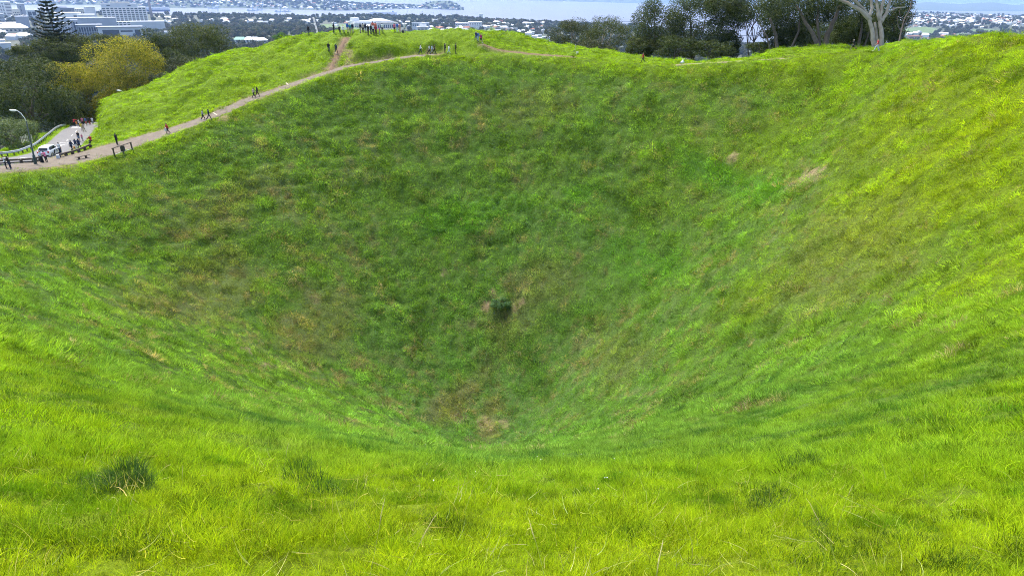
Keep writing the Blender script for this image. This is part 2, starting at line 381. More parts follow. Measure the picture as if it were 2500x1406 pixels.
def axis(a, b, fa, fb, fine, coarse):
    return np.concatenate([np.arange(a, fa, coarse), np.arange(fa, fb, fine), np.arange(fb, b + coarse, coarse)])
GX = np.concatenate([np.arange(-168, -92, 1.0), np.arange(-92, -16, .4), np.arange(-16, 16, .25), np.arange(16, 72, .4), np.arange(72, 151, 1.0)])
GY = np.concatenate([np.arange(-30, -3, 1.0), np.arange(-3, 22, .25), np.arange(22, 145, .4), np.arange(145, 233, 1.0)])
def domes(x, y, cell, seed):
    """tussock domes: height of the nearest of a jittered set of mounds, 0..1"""
    u, v = x / cell, y / cell; iu, iv = np.floor(u).astype(np.int64), np.floor(v).astype(np.int64); best = np.zeros_like(u)
    for a in (-1, 0, 1):
        for b in (-1, 0, 1):
            cu, cv = iu + a, iv + b
            def h(k):
                n = (cu * 374761393 + cv * 668265263 + (seed + k) * 974711) & 0x7fffffff; n = ((n ^ (n >> 13)) * 1274126177) & 0x7fffffff; return ((n ^ (n >> 16)) & 0xffff) / 65535.0
            px_, py_, rr_, hh_2 = cu + h(1), cv + h(2), .45 + .5 * h(3), .35 + .65 * h(4)
            best = np.maximum(best, hh_2 * np.clip(1 - ((u - px_) ** 2 + (v - py_) ** 2) / rr_ ** 2, 0, 1) ** .7)
    return best
X, Y = np.meshgrid(GX, GY)
ci_, T_, NEAR_ = crater(X, Y)
DR_ = np.hypot(X - CX, Y - CY); Rm_, _ = rim(np.arctan2(Y - CY, X - CX))
ou_ = outer(X, Y)
Z = np.where(T_ < 1, ci_, ou_)
b_ = np.exp(-((DR_ - Rm_) / 1.1) ** 2) * .5
# soften the lip a little
Zs = Z.copy()
for _ in range(3):
    Zs[1:-1, 1:-1] = (Zs[1:-1, 1:-1] * 4 + Zs[:-2, 1:-1] + Zs[2:, 1:-1] + Zs[1:-1, :-2] + Zs[1:-1, 2:]) / 8
Z = np.where((NEAR_ > .6) & (T_ < 1), Z, Zs)
# tussocks, slumps, sheep-track steps
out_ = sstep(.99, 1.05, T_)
hum = fbm(X / 1.5, Y / 1.5, 21, 2); big = fbm(X / 6.0, Y / 6.0, 31, 2)
far_ = sstep(14, 40, np.hypot(X, Y))
amp = .06 + .14 * far_ + .10 * out_
rough_ = .45 + .55 * sstep(-.25, .35, fbm(X / 9, Y / 9, 77, 2))
Z = Z + amp * rough_ * (np.abs(hum) * 1.9 - .5) + (.10 + .30 * far_) * big
DOM = domes(X + .6 * fbm(X / 3, Y / 3, 91, 2), Y, 1.5, 5) * .55 + domes(X, Y, .85, 6) * .45
Z = Z + (.30 * sstep(3, 7, np.hypot(X, Y)) + .34 * far_) * (DOM - .35) * (.55 + .45 * rough_)
near_h = fbm(X / .75, Y / .75, 51, 2); Z = Z + (1 - far_) * .10 * np.abs(near_h) * 1.6 * sstep(2.0, 5, np.hypot(X, Y))
rills = fbm(X / 2.2, Y / 16, 61, 2); Z = Z + out_ * .25 * rills * far_ + out_ * .55 * (np.abs(fbm(X / 4.2, Y / 4.2, 65, 2)) - .3) * far_ * (1 - sstep(.8, 2.5, np.abs(Y - 130) * 0 + 0))
CREASE = [([(536,152,121),(529,168,118),(519,180,116.5),(503,193,115),(470,211,113.5)], .9, -.75), ([(540,206,113),(590,203,113.5),(640,196,115)], 1.0, .5), ([(470,235,111),(440,262,109),(410,280,107)], .9, -.5), ([(560,160,119),(600,165,118),(650,155,119)], 1.6, -.6), ([(690,125,123),(730,118,124),(770,112,124)], 1.4, -.6), ([(330,245,112),(350,270,108),(345,300,105)], 1.0, -.4),
 ([(900,118,118.5),(960,128,118),(1010,126,118.5)], 1.0, -.5), ([(1230,100,124),(1300,112,123),(1380,122,120)], 1.1, -.5), ([(1880,135,105),(1960,130,104),(2050,124,102)], .9, -.35), ([(2200,112,93),(2260,105,91)], 1.2, -.4)]
for l_, wd_, dp_ in CREASE:
    d_, _z = near_line(X, Y, resample(poly_px(l_), .6)); Z = Z + dp_ * np.exp(-(d_ / wd_) ** 2)
# level the walked and driven strips
pd = {}
for nm, c, hw, dz in (('path', path_c, 2.0, 0.0), ('path_far', path_far, .7, 0), ('path_right', path_right, .8, 0), ('steps', steps_c, .7, -.15), ('gully', gully_c, .5, -.5), ('road', road_c, 3.6, -.05)):
    d_, z_ = near_line(X, Y, c); pd[nm] = d_
    wgt = 1 - sstep(hw, hw + (1.6 if nm in ('path', 'road') else 1.0), d_)
    Z = Z * (1 - wgt) + (z_ + dz - .06) * wgt
edge = np.minimum(np.minimum(X - GX[0], GX[-1] - X), np.minimum(Y - GY[0], GY[-1] - Y))
LZ = land(X, Y)
wl = sstep(105, 150, DR_); wl = np.maximum(wl, 1 - sstep(0, 25, edge))
Z = Z * (1 - wl) + (LZ - .5) * wl
def TH(x, y):
    x = np.asarray(x, float); y = np.asarray(y, float)
    i = np.clip(np.searchsorted(GX, x) - 1, 0, len(GX) - 2); j = np.clip(np.searchsorted(GY, y) - 1, 0, len(GY) - 2)
    u = np.clip((x - GX[i]) / (GX[i + 1] - GX[i]), 0, 1); v = np.clip((y - GY[j]) / (GY[j + 1] - GY[j]), 0, 1)
    return Z[j, i] * (1 - u) * (1 - v) + Z[j, i + 1] * u * (1 - v) + Z[j + 1, i] * (1 - u) * v + Z[j + 1, i + 1] * u * v
def ground(px, py, d0=60, d1=190):
    """where the line of sight of a picture point meets the hill"""
    t = np.arange(d0, d1, .1); v = ray(px, py); q = np.array((0, 0, EYE)) + t[:, None] * v
    g = TH(q[:, 0], q[:, 1]) - q[:, 2]; h = np.nonzero(g > 0)[0]
    k = h[0] if len(h) else int(np.argmax(g))
    return np.array((q[k, 0], q[k, 1], float(TH(q[k, 0], q[k, 1]))))

# colour of the sward, shared by the soil sheet and the grass on it
def fields(x, y):
    r = np.hypot(x - CX, y - CY); th = np.arctan2(y - CY, x - CX); Rm, H = rim(th); t = r / Rm
    d = np.hypot(x, y)
    near = np.exp(-((np.angle(np.exp(1j * (th + np.pi / 2)))) / .85) ** 2); rt = np.exp(-((th + .15) / .62) ** 2)
    dr = Rm - r; wl_ = 3.0 + 17 * near + 25 * rt
    lush = 1 - sstep(.35, 1.5, dr / wl_ + .38 * fbm(x / 6, y / 4, 7, 4))
    lush = np.maximum(lush, .7 * np.exp(-((th - .62) / .30) ** 2) * np.exp(-((t - .74) / .12) ** 2))   # green bench, far right
    lush = np.maximum(lush, .9 * (t > 1))
    lush = np.clip(lush + .22 * fbm(x / 7, y / 7, 3) * (t < 1), 0, 1)
    moist = np.exp(-(t / .38) ** 2) * .8 + .35 * np.exp(-((th - 1.35) / .5) ** 2) * np.exp(-((t - .5) / .12) ** 2)
    dry = sstep(.12, .55, fbm(th * 26, r / 2.2, 13, 3) + .30 * fbm(x / 13, y / 13, 15, 2) + .12 * np.exp(-((th - 2.4) / .9) ** 2) - .10) * (t < .93)
    dry = np.maximum(dry, .75 * sstep(.0, .45, fbm(x / 1.6, y / 1.6, 19)) * np.exp(-((th - .15) / .5) ** 2) * np.exp(-((t - .62) / .28) ** 2))
    dry = dry * (1 - .85 * lush) * (d > 12)
    return lush, moist, dry, t
CL_LUSH = np.array((.245, .405, .012))
CL_FRESH, CL_BOWL, CL_MOIST, CL_DRY = (np.array(c) for c in ((.315, .440, .010), (.188, .350, .045), (.172, .370, .064), (.40, .36, .18)))
def sward(x, y):
    lush, moist, dry, t = fields(x, y)
    d = np.hypot(x, y); th = np.arctan2(y - CY, x - CX); yel = np.maximum(1 - sstep(5, 13, d), .8 * np.exp(-((th + .15) / .6) ** 2) * (t < 1.0)); yel = np.clip(yel + .35 * fbm(x / 4, y / 4, 27, 3), 0, 1)
    lc = CL_LUSH + (CL_FRESH - CL_LUSH) * yel[:, None]
    c = CL_BOWL + (lc - CL_BOWL) * lush[:, None]
    c = c + (CL_MOIST - c) * (np.clip(moist, 0, 1) * (1 - lush))[:, None]
    c = c + (CL_DRY - c) * (dry * .30)[:, None]
    for p_, a_, b_2, k_, cl_ in PATCHES:
        n_ = p_[:2] - np.array((CX, CY)); n_ = n_ / np.linalg.norm(n_); dx, dy = x - p_[0], y - p_[1]
        u_, v_ = (dx * -n_[1] + dy * n_[0]) / a_, (dx * n_[0] + dy * n_[1]) / b_2
        w_ = k_ * (1 - sstep(.45, 1.15, np.hypot(u_, v_) + .45 * fbm(x / 2.6, y / 2.6, 63, 3))); c = c + (cl_ - c) * w_[:, None]
    return c
CL_BAND, CL_STRAW = np.array((.165, .415, .030)), np.array((.30, .27, .115))
PATCHES = [(ground(px, py, 30, 130), a, b, k, cl) for px, py, a, b, k, cl in ((1130, 520, 13, 3.2, .6, CL_BAND), (1560, 640, 10, 3.0, .65, CL_BAND), (1730, 432, 9, 2.2, .7, CL_BAND), (1860, 475, 8, 2.2, .6, CL_BAND), (1420, 478, 5, 1.4, .6, CL_BAND), (1130, 905, 3.5, 3, .5, CL_BAND),
  (1110, 985, 8, 2.6, .6, CL_STRAW), (1190, 1035, 6, 2.0, .6, CL_STRAW), (480, 730, 14, 6, .38, CL_STRAW), (780, 800, 10, 5, .4, CL_STRAW), (560, 500, 12, 3, .3, CL_STRAW), (1330, 690, 7, 4, .35, CL_STRAW), (1500, 860, 9, 4, .32, CL_STRAW), (2050, 640, 13, 6, .28, CL_STRAW), (1250, 790, 6, 3, .35, CL_STRAW), (1300, 260, 9, 4, .25, CL_STRAW))]
# ------------------------------------------------------------------ ground sheets
def soil_material():
    m = bpy.data.materials.new('turf'); m.use_nodes = True; n = m.node_tree; b = n.nodes['Principled BSDF']; L = n.links.new
    a = n.nodes.new('ShaderNodeAttribute'); a.attribute_name = 'sward'
    tc = n.nodes.new('ShaderNodeTexCoord'); nz = n.nodes.new('ShaderNodeTexNoise'); nz.inputs['Scale'].default_value = 5.0; nz.inputs['Detail'].default_value = 8
    L(tc.outputs['Object'], nz.inputs['Vector'])
    rp = n.nodes.new('ShaderNodeMapRange'); rp.inputs[1].default_value = .3; rp.inputs[2].default_value = .7; rp.inputs[3].default_value = .45; rp.inputs[4].default_value = 1.15
    L(nz.outputs[0], rp.inputs[0])
    mx = n.nodes.new('ShaderNodeMix'); mx.data_type = 'RGBA'; mx.blend_type = 'MULTIPLY'; mx.inputs[0].default_value = 1
    L(a.outputs['Color'], mx.inputs[6]); L(rp.outputs[0], mx.inputs[7]); L(mx.outputs[2], b.inputs['Base Color'])
    b.inputs['Roughness'].default_value = .9; b.inputs['Specular IOR Level'].default_value = .1
    bp = n.nodes.new('ShaderNodeBump'); bp.inputs['Strength'].default_value = .8; bp.inputs['Distance'].default_value = .15
    L(nz.outputs[0], bp.inputs['Height']); L(bp.outputs[0], b.inputs['Normal'])
    return m
M_TURF = soil_material()
ny, nx = Z.shape
vv = np.stack([X.ravel(), Y.ravel(), Z.ravel()], 1)
ii = (np.arange(ny - 1)[:, None] * nx + np.arange(nx - 1)[None, :]).ravel()
ff = np.stack([ii, ii + 1, ii + nx + 1, ii + nx], 1)
me = np_mesh('crater_hill', vv, ff, True); me.materials.append(M_TURF)
# bare and slumped spots: (picture point, radius m, colour)
SCARS = [(1965,440,2.0,.8),(1955,447,1.4,.6),(610,857,1.2,.6),(660,892,1.3,.7),(1180,1035,1.6,.6),(1120,1022,1.2,.5),(1230,1038,1.2,.6),(1262,745,1.1,.9),(1187,748,.7,.9),(1205,715,.6,.8),(1085,665,.8,.5),(1790,382,.9,.7),(545,288,.9,.7),(1150,1075,.8,.6),(1235,1082,.7,.5),(905,157,.6,.7),(770,730,.9,.4),(1150,790,.9,.4)]
scar_w = [ground(a, b, 20, 150) for a, b, _, _ in SCARS]
def bare(x, y):
    s = np.zeros_like(x)
    for p, (_, _, r, k) in zip(scar_w, SCARS):
        dd = np.hypot(x - p[0], y - p[1]) / r + .45 * vnoise(x * 1.7, y * 1.7, 88)
        s = np.maximum(s, k * (1 - sstep(.5, 1.1, dd)))
    return s
def strip_d(x, y):
    o = {}
    for nm, c in (('path', path_c), ('path_far', path_far), ('path_right', path_right), ('steps', steps_c), ('gully', gully_c), ('road', road_c)):
        o[nm] = near_line(x, y, c)[0]
    return o
fx, fy = X.ravel(), Y.ravel()
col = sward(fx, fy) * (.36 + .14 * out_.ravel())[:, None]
bs = bare(fx, fy)
SOIL = np.array((.25, .185, .105))
col = col + (SOIL - col) * np.clip(bs, 0, 1)[:, None]
worn = np.maximum.reduce([.85 * (1 - sstep(1.7, 3.1, pd['path'].ravel() + .7 * vnoise(fx, fy, 4))), .9 * (1 - sstep(.6, 1.5, pd['path_far'].ravel())), .7 * (1 - sstep(.6, 1.6, pd['path_right'].ravel())), .95 * (1 - sstep(.5, 1.4, pd['steps'].ravel())), .7 * (1 - sstep(.4, 1.1, pd['gully'].ravel()))])
col = col + (np.array((.20, .155, .085)) - col) * worn[:, None]
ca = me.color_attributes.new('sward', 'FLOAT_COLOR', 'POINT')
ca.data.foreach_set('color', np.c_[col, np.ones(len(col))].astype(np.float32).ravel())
hill_o = link('crater_hill', me); tag(hill_o, 'grassy volcanic hill with a deep bowl-shaped crater', kind='structure')

# land beyond, one sheet to the shores
az = np.radians(np.arange(-78, 78.01, .5)); rad = np.concatenate([np.geomspace(95, 2000, 80), np.geomspace(2030, 8000, 90)])
A_, D_ = np.meshgrid(az, rad); LX, LY = D_ * np.sin(A_), D_ * np.cos(A_); LZ2 = land(LX, LY)
rho_ = np.hypot(LX - CX, LY - CY)
ins = ((LX > GX[0] + 1) & (LX < GX[-1] - 1) & (LY > GY[0] + 1) & (LY < GY[-1] - 1))
LZ2 = np.where(ins, LZ2 - 30, LZ2)
n1, n2 = LZ2.shape; ii = (np.arange(n1 - 1)[:, None] * n2 + np.arange(n2 - 1)[None, :]).ravel()
me = np_mesh('land', np.stack([LX.ravel(), LY.ravel(), LZ2.ravel()], 1), np.stack([ii, ii + 1, ii + n2 + 1, ii + n2], 1)[:, ::-1], True)
me.materials.append(mat('suburb_ground', (.05, .072, .035), .9, col2=(.085, .085, .065), scale=.012, detail=6))
land_o = tag(link('land', me), 'low suburban land between the hill and the harbour', kind='structure')

# harbour and outer gulf
a = np.linspace(0, 2 * np.pi, 128, endpoint=False); rr = [0, 2000, 8000, 40000]
wv = [(0, 0, 0)]; wf = []
for r in rr[1:]: wv += [(r * math.cos(t), r * math.sin(t), 0) for t in a]
for i in range(128):
    wf.append((0, 1 + i, 1 + (i + 1) % 128))
    for k in range(2):
        q = 1 + 128 * k; wf.append((q + i, q + 128 + i, q + 128 + (i + 1) % 128, q + (i + 1) % 128))
me = np_mesh('water', wv, wf)
m = mat('sea_water', (.085, .09, .13), .36, col2=(.11, .115, .16), scale=.0011, spec=.42, detail=5)
n = m.node_tree; nz = n.nodes.new('ShaderNodeTexNoise'); nz.inputs['Scale'].default_value = .06; nz.inputs['Detail'].default_value = 3
tc = n.nodes.new('ShaderNodeTexCoord'); n.links.new(tc.outputs['Object'], nz.inputs['Vector'])
bp = n.nodes.new('ShaderNodeBump'); bp.inputs['Strength'].default_value = .12; bp.inputs['Distance'].default_value = 1.0
n.links.new(nz.outputs[0], bp.inputs['Height']); n.links.new(bp.outputs[0], n.nodes['Principled BSDF'].inputs['Normal'])
me.materials.append(m); tag(link('water', me), 'pale calm harbour water', kind='structure')

# walked and driven strips as sheets of their own
def strip(name, c, hw, mt, label, dz=.03, jag=.0, offs=(0,), cross=4, z_from='line', kind='structure'):
    t = np.gradient(c[:, :2], axis=0); t /= np.linalg.norm(t, axis=1)[:, None] + 1e-9; nrm = np.stack([t[:, 1], -t[:, 0]], 1)
    vs = []; fs = []; m_ = cross + 1
    for i in range(len(c)):
        j1 = 1 + jag * vnoise(i * .35, 3.3, 5); j2 = 1 + jag * vnoise(i * .35, 9.3, 6)
        for k in range(m_):
            s = -1 + 2 * k / cross; wv_ = (hw if np.isscalar(hw) else hw[i]) * (j1 if s < 0 else j2) * s + offs[0]
            x, y = c[i, 0] + nrm[i, 0] * wv_, c[i, 1] + nrm[i, 1] * wv_
            z = c[i, 2] if z_from == 'line' else float(TH(x, y))
            vs.append((x, y, z + dz - (.14 if k in (0, cross) else 0)))
    for i in range(len(c) - 1):
        for k in range(cross): q = i * m_ + k; fs.append((q, q + 1, q + m_ + 1, q + m_))
    me = np_mesh(name, vs, fs, True); me.materials.append(mt)
    return tag(link(name, me), label, kind=kind), nrm
M_GRAVEL = mat('gravel', (.17, .14, .105), .95, col2=(.115, .092, .065), scale=1.3, bump=.4, detail=8)
M_EARTH = mat('red_earth', (.165, .105, .06), .95, col2=(.12, .078, .045), scale=1.6, bump=.5, detail=8)
M_PALE = mat('pale_track', (.27, .235, .14), .95, col2=(.19, .17, .085), scale=1.0, bump=.4, detail=8)
M_ASPH = mat('asphalt', (.155, .15, .145), .85, col2=(.115, .112, .11), scale=1.2, bump=.15, detail=8)
M_PAINT = mat('road_paint', (.72, .72, .68), .7, var=.12, scale=6)
strip('path', path_c, PATH_HW, M_GRAVEL, 'grey-brown gravel rim path', .03, .26, cross=8)
strip('path', path_far, .45, M_EARTH, 'thin earth track beside the flat grass', .12, .4, z_from='t')
strip('path', path_right, .38, M_PALE, 'pale worn track along the right-hand rim', .12, .5, z_from='t')
strip('path', steps_c, .5, M_EARTH, 'steep red earth track up the bank', .12, .4, z_from='t')
road_o, road_n = strip('road', road_c, 3.0, M_ASPH, 'grey asphalt summit road', .0)
# painted lines on the road: broken centre line
cl = MB(); k = 14
while k < len(road_c) - 4:
    p, q = road_c[k], road_c[k + 3]; nn = road_n[k] * .06; zz = .006
    cl.add([(p[0] - nn[0], p[1] - nn[1], p[2] + zz), (p[0] + nn[0], p[1] + nn[1], p[2] + zz), (q[0] + nn[0], q[1] + nn[1], q[2] + zz), (q[0] - nn[0], q[1] - nn[1], q[2] + zz)], [(0, 1, 2, 3)])
    k += 11
cl.build('road_marking', M_PAINT, road_o)
def chevron(pxy):
    p = ground(*pxy, 80, 150); k = int(((road_c[:, :2] - p[:2]) ** 2).sum(1).argmin()); m_ = MB()
    t = road_c[k + 1, :2] - road_c[k - 1, :2]; t /= np.linalg.norm(t); nn = road_n[k]; z = road_c[k, 2] + .007
    for s in (-1, 1):
        for o in (0, 1.0):
            a0 = p[:2] + t * o; b0 = a0 + nn * s * 1.0 + t * .5
            m_.add([(*(a0 - t * .12), z), (*(b0 - t * .12), z), (*(b0 + t * .12), z), (*(a0 + t * .12), z)], [(0, 1, 2, 3)])
    m_.build('road_marking', M_PAINT, road_o)
chevron((161, 355)); chevron((188, 314))

# ------------------------------------------------------------------ grass
def blades(n, h, w, spread, lean, seed, segs=3, comb=0.0, tufts=0, tr=.14):
    r = np.random.default_rng(seed); v = []; f = []; tvs = []
    def tuftval():
        q = r.uniform(); return r.uniform(.75, 1.25) if q < .66 else (r.uniform(.3, .58) if q < .88 else r.uniform(1.2, 1.5))
    tval = [tuftval() for _ in range(max(tufts, 1))]
    cen = [(spread * math.sqrt((i + .5) / max(tufts, 1)) * math.cos(i * 2.4 + seed), spread * math.sqrt((i + .5) / max(tufts, 1)) * math.sin(i * 2.4 + seed), r.uniform(.6, 1.25)) for i in range(tufts)]
    for i in range(n):
        a = r.uniform(0, 2 * np.pi)
        if tufts:
            ti = r.integers(0, tufts); cx_, cy_, ch_ = cen[ti]; q = math.sqrt(r.uniform(0, 1)); x, y = cx_ + tr * q * math.cos(a), cy_ + tr * q * math.sin(a)
            b = a + r.normal(0, .5); lx, ly = lean * (.25 + .75 * q) * math.cos(b) + comb, lean * (.25 + .75 * q) * math.sin(b)
            hh = h * ch_ * r.uniform(.6, 1.1)
        else:
            d = spread * math.sqrt(r.uniform(0, 1)); x, y = d * math.cos(a), d * math.sin(a); b = r.uniform(0, 2 * np.pi)
            lx, ly = lean * r.uniform(.2, 1) * math.cos(b) + comb, lean * r.uniform(.2, 1) * math.sin(b); hh = h * r.uniform(.55, 1.1)
        ww = w * r.uniform(.7, 1.2); tvs += [tval[ti] if tufts else 1.0] * (2 * (segs + 1))
        fa = r.uniform(0, np.pi); wx, wy = ww * math.cos(fa) / 2, ww * math.sin(fa) / 2; base = len(v)
        for s in range(segs + 1):
            t = s / segs; k = (1 - t) ** .8 if s < segs else 0.04
            ox, oy, oz = x + lx * hh * t * t, y + ly * hh * t * t, hh * t * (1 - .28 * (abs(lx) + abs(ly)) * t)
            v += [(ox - wx * k, oy - wy * k, oz), (ox + wx * k, oy + wy * k, oz)]
        for s in range(segs):
            q = base + 2 * s; f.append((q, q + 1, q + 3, q + 2))
    me_ = np_mesh('grass_tuft', v, np.array(f)); at_ = me_.attributes.new('tv', 'FLOAT', 'POINT'); at_.data.foreach_set('value', np.array(tvs, np.float32)); return me_
M_BLADE = leafy('grass_blade', [(.55, .64, .5), (.92, .96, .8), (1.0, 1.0, 1.0), (1.25, 1.15, 1.1), (1.55, 1.3, 2.0)], trans=.45, rough=.65, attr='tint', spec=.06, vary='tv', tbias=(1.3, 1.2, .35))
def protos(n, *a, **k):
    o = []
    for i in range(n):
        me_ = blades(*a, seed=100 + i * 7, **k); me_.materials.append(M_BLADE); o.append(me_)
    return o
def orient(x, y, comb, jitter, r):
    """lean of a tuft: halfway between upright and the slope's normal, combed downhill; spin makes +x point downhill"""
    e = .5; gx = (TH(x + e, y) - TH(x - e, y)) / (2 * e); gy = (TH(x, y + e) - TH(x, y - e)) / (2 * e)
    down = np.arctan2(-gy, -gx); sl = np.arctan(np.hypot(gx, gy))
    return down, sl
def euler_lean(down, tilt, spin):
    """rotation: spin about own z, then tilt towards the downhill bearing"""
    cz, sz = np.cos(spin), np.sin(spin); 
    ax = np.stack([-np.sin(down), np.cos(down), np.zeros_like(down)], 1); c, s = np.cos(tilt), np.sin(tilt); C = 1 - c
    Rm = np.zeros((len(down), 3, 3)); x, y, z = ax.T
    Rm[:, 0, 0] = c + x * x * C; Rm[:, 0, 1] = x * y * C - z * s; Rm[:, 0, 2] = x * z * C + y * s
    Rm[:, 1, 0] = y * x * C + z * s; Rm[:, 1, 1] = c + y * y * C; Rm[:, 1, 2] = y * z * C - x * s
    Rm[:, 2, 0] = z * x * C - y * s; Rm[:, 2, 1] = z * y * C + x * s; Rm[:, 2, 2] = c + z * z * C
    S = np.zeros_like(Rm); S[:, 0, 0] = cz; S[:, 0, 1] = -sz; S[:, 1, 0] = sz; S[:, 1, 1] = cz; S[:, 2, 2] = 1
    M = Rm @ S
    return np.stack([np.arctan2(M[:, 2, 1], M[:, 2, 2]), np.arcsin(np.clip(-M[:, 2, 0], -1, 1)), np.arctan2(M[:, 1, 0], M[:, 0, 0])], 1)
def sample(n, x0, x1, y0, y1, r): return r.uniform(x0, x1, n), r.uniform(y0, y1, n)
def keep_off(x, y, m=1.0):
    s = strip_d(x, y)
    k = (s['path'] > 1.5 * m + .6 * vnoise(x * 1.3, y * 1.3, 9)) & (s['path_far'] > .5 * m) & (s['path_right'] > .5) & (s['steps'] > .6) & (s['gully'] > .45) & (s['road'] > 3.15)
    return k
MOWN1 = resample(poly_px([(835, 88, 124), (900, 86, 124), (1000, 86, 124.5), (1100, 86, 125)]), .6); MOWN2 = resample(poly_px([(990, 138, 118), (1060, 133, 119), (1120, 131, 119.5), (1200, 130, 119.5), (1280, 133, 119), (1340, 139, 117.5)]), .6)
def far_lod(x, y): return np.hypot(x, y)

r = np.random.default_rng(11)
# 1) sward close to the photographer, blade by blade
n = 8500; ang = r.uniform(-R(60), R(60), n); dist = 1.0 + 13.0 * r.uniform(0, 1, n) ** .62
x, y = dist * np.sin(ang), dist * np.cos(ang) 
lum = fbm(x / .9, y / .9, 41, 2); tall = sstep(-.3, .5, lum)
down, sl = orient(x, y, 0, 0, r)
rot = euler_lean(down, sl * .35 + r.normal(0, .16, n), r.uniform(0, 6.283, n))
sc = (.62 + .5 * tall) * r.uniform(.75, 1.25, n) * (1 + .25 * sstep(4, 12, dist))
c = sward(x, y); hue = vnoise(x / .6, y / .6, 71)[:, None]
c = c * (1 + .16 * hue * np.array((1.2, 1, .6)) + r.normal(0, .07, (n, 1)))
dk_shade = sstep(.12, .4, fbm(x / 1.5 + 7, y / .8, 43, 3)) * (.35 + .65 * sstep(4, 8, dist)); c = c * (1 - dk_shade[:, None] * np.array((.58, .42, .3)))  # shade of small hummocks and steps, painted into the blade tint as darker patches
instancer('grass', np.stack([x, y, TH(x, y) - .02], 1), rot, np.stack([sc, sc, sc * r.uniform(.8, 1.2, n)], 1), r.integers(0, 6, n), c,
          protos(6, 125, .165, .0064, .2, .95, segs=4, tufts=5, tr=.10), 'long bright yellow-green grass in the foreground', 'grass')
# 2) sward of the near slope
n = 15000; ang = r.uniform(-R(62), R(62), n); dist = np.sqrt(r.uniform(11 ** 2, 46 ** 2, n))
x, y = dist * np.sin(ang), dist * np.cos(ang); ok = (y > 0) & keep_off(x, y); x, y, dist = x[ok], y[ok], dist[ok]; n = len(x)
down, sl = orient(x, y, 0, 0, r)
rot = euler_lean(down, sl * .55 + r.normal(.1, .2, n), down + r.normal(0, .9, n))
lum = fbm(x / 1.2, y / 1.2, 41, 2); sc = (.8 + .45 * sstep(-.2, .6, lum)) * r.uniform(.75, 1.25, n)
c = sward(x, y); c = c * (1 + .22 * vnoise(x / 1.1, y / 1.1, 71)[:, None] + r.normal(0, .12, (n, 1)))
dk_shade = sstep(.10, .34, fbm(x / 2.0 + 7, y / 1.0, 43, 3)); c = c * (1 - dk_shade[:, None] * np.array((.62, .46, .3)))  # hummock shade tinted into this grass too, in broader patches
P_MID = protos(5, 120, .25, .013, .5, .95, segs=3, tufts=7, tr=.24)
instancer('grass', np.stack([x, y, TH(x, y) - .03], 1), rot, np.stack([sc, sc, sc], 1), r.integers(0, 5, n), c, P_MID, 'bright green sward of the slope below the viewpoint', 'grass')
# 3) rank grass of the bowl and 4) of the rim and mounds
n = 105000; x, y = sample(n, -120, 110, 12, 175, r)
d = np.hypot(x, y); azm = np.arctan2(x, y); t_ = fields(x, y)[3]
ok = (d > 34) & (np.abs(azm) < R(52)) & keep_off(x, y) & (bare(x, y) < r.uniform(.3, 1.6, n)) & (DR_.max() > 0)
ok &= np.hypot(x - CX, y - CY) < 118
x, y, t_ = x[ok], y[ok], t_[ok]; n = len(x)
down, sl = orient(x, y, 0, 0, r); lush, moist, dry, _ = fields(x, y)
inb = t_ < .97
rot = euler_lean(down, np.where(inb, sl * .75 + .25, sl * .5) + r.normal(0, .25, n), down + r.normal(0, .55, n))
lum = fbm(x / 1.7, y / 1.7, 41, 2); sc = (.75 + .75 * sstep(-.2, .7, lum)) * r.uniform(.7, 1.35, n) * np.where(inb, 1.1, .85)
c = sward(x, y)
straw = (r.uniform(0, 1, n) < .045 + .50 * dry * (1 - lush)) & inb
c = c * np.clip(1 + .26 * vnoise(x / 2.1, y / 2.1, 71)[:, None] + .30 * vnoise(x / .8, y / .8, 72)[:, None] * np.array((1.15, 1, .8)) + r.normal(0, .18, (n, 1)), .3, 1.9)
c[straw] = CL_DRY * r.uniform(.6, 1.15, (straw.sum(), 1))
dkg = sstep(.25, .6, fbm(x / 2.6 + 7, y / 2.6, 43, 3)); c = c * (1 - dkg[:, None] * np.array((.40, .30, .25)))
mown = np.minimum(near_line(x, y, MOWN1)[0] / 5.0, near_line(x, y, MOWN2)[0] / 2.6); mw = 1 - sstep(.75, 1.1, mown)
sc = sc * (1 - .72 * mw); c = c * (1 - .25 * mw)[:, None] + np.array((.035, .02, .01)) * mw[:, None]
zz = TH(x, y) - .05; pts = np.stack([x, y, zz], 1); S3 = np.stack([sc, sc, sc * r.uniform(.7, 1.2, n)], 1); pk = r.integers(0, 6, n)
P_FAR = protos(6, 120, .36, .024, .7, 1.0, segs=2, comb=.22, tufts=4, tr=.33)
instancer('grass', pts[inb], rot[inb], S3[inb], pk[inb], c[inb], P_FAR, 'rank green and straw-coloured grass lining the crater bowl', 'grass')
o_ = ~inb
P_OUT = protos(6, 120, .30, .024, .7, 1.0, segs=2, comb=.1, tufts=4, tr=.33)
instancer('grass', pts[o_], rot[o_], S3[o_], pk[o_], c[o_], P_OUT, 'lush green grass of the rim and its mounds', 'grass')

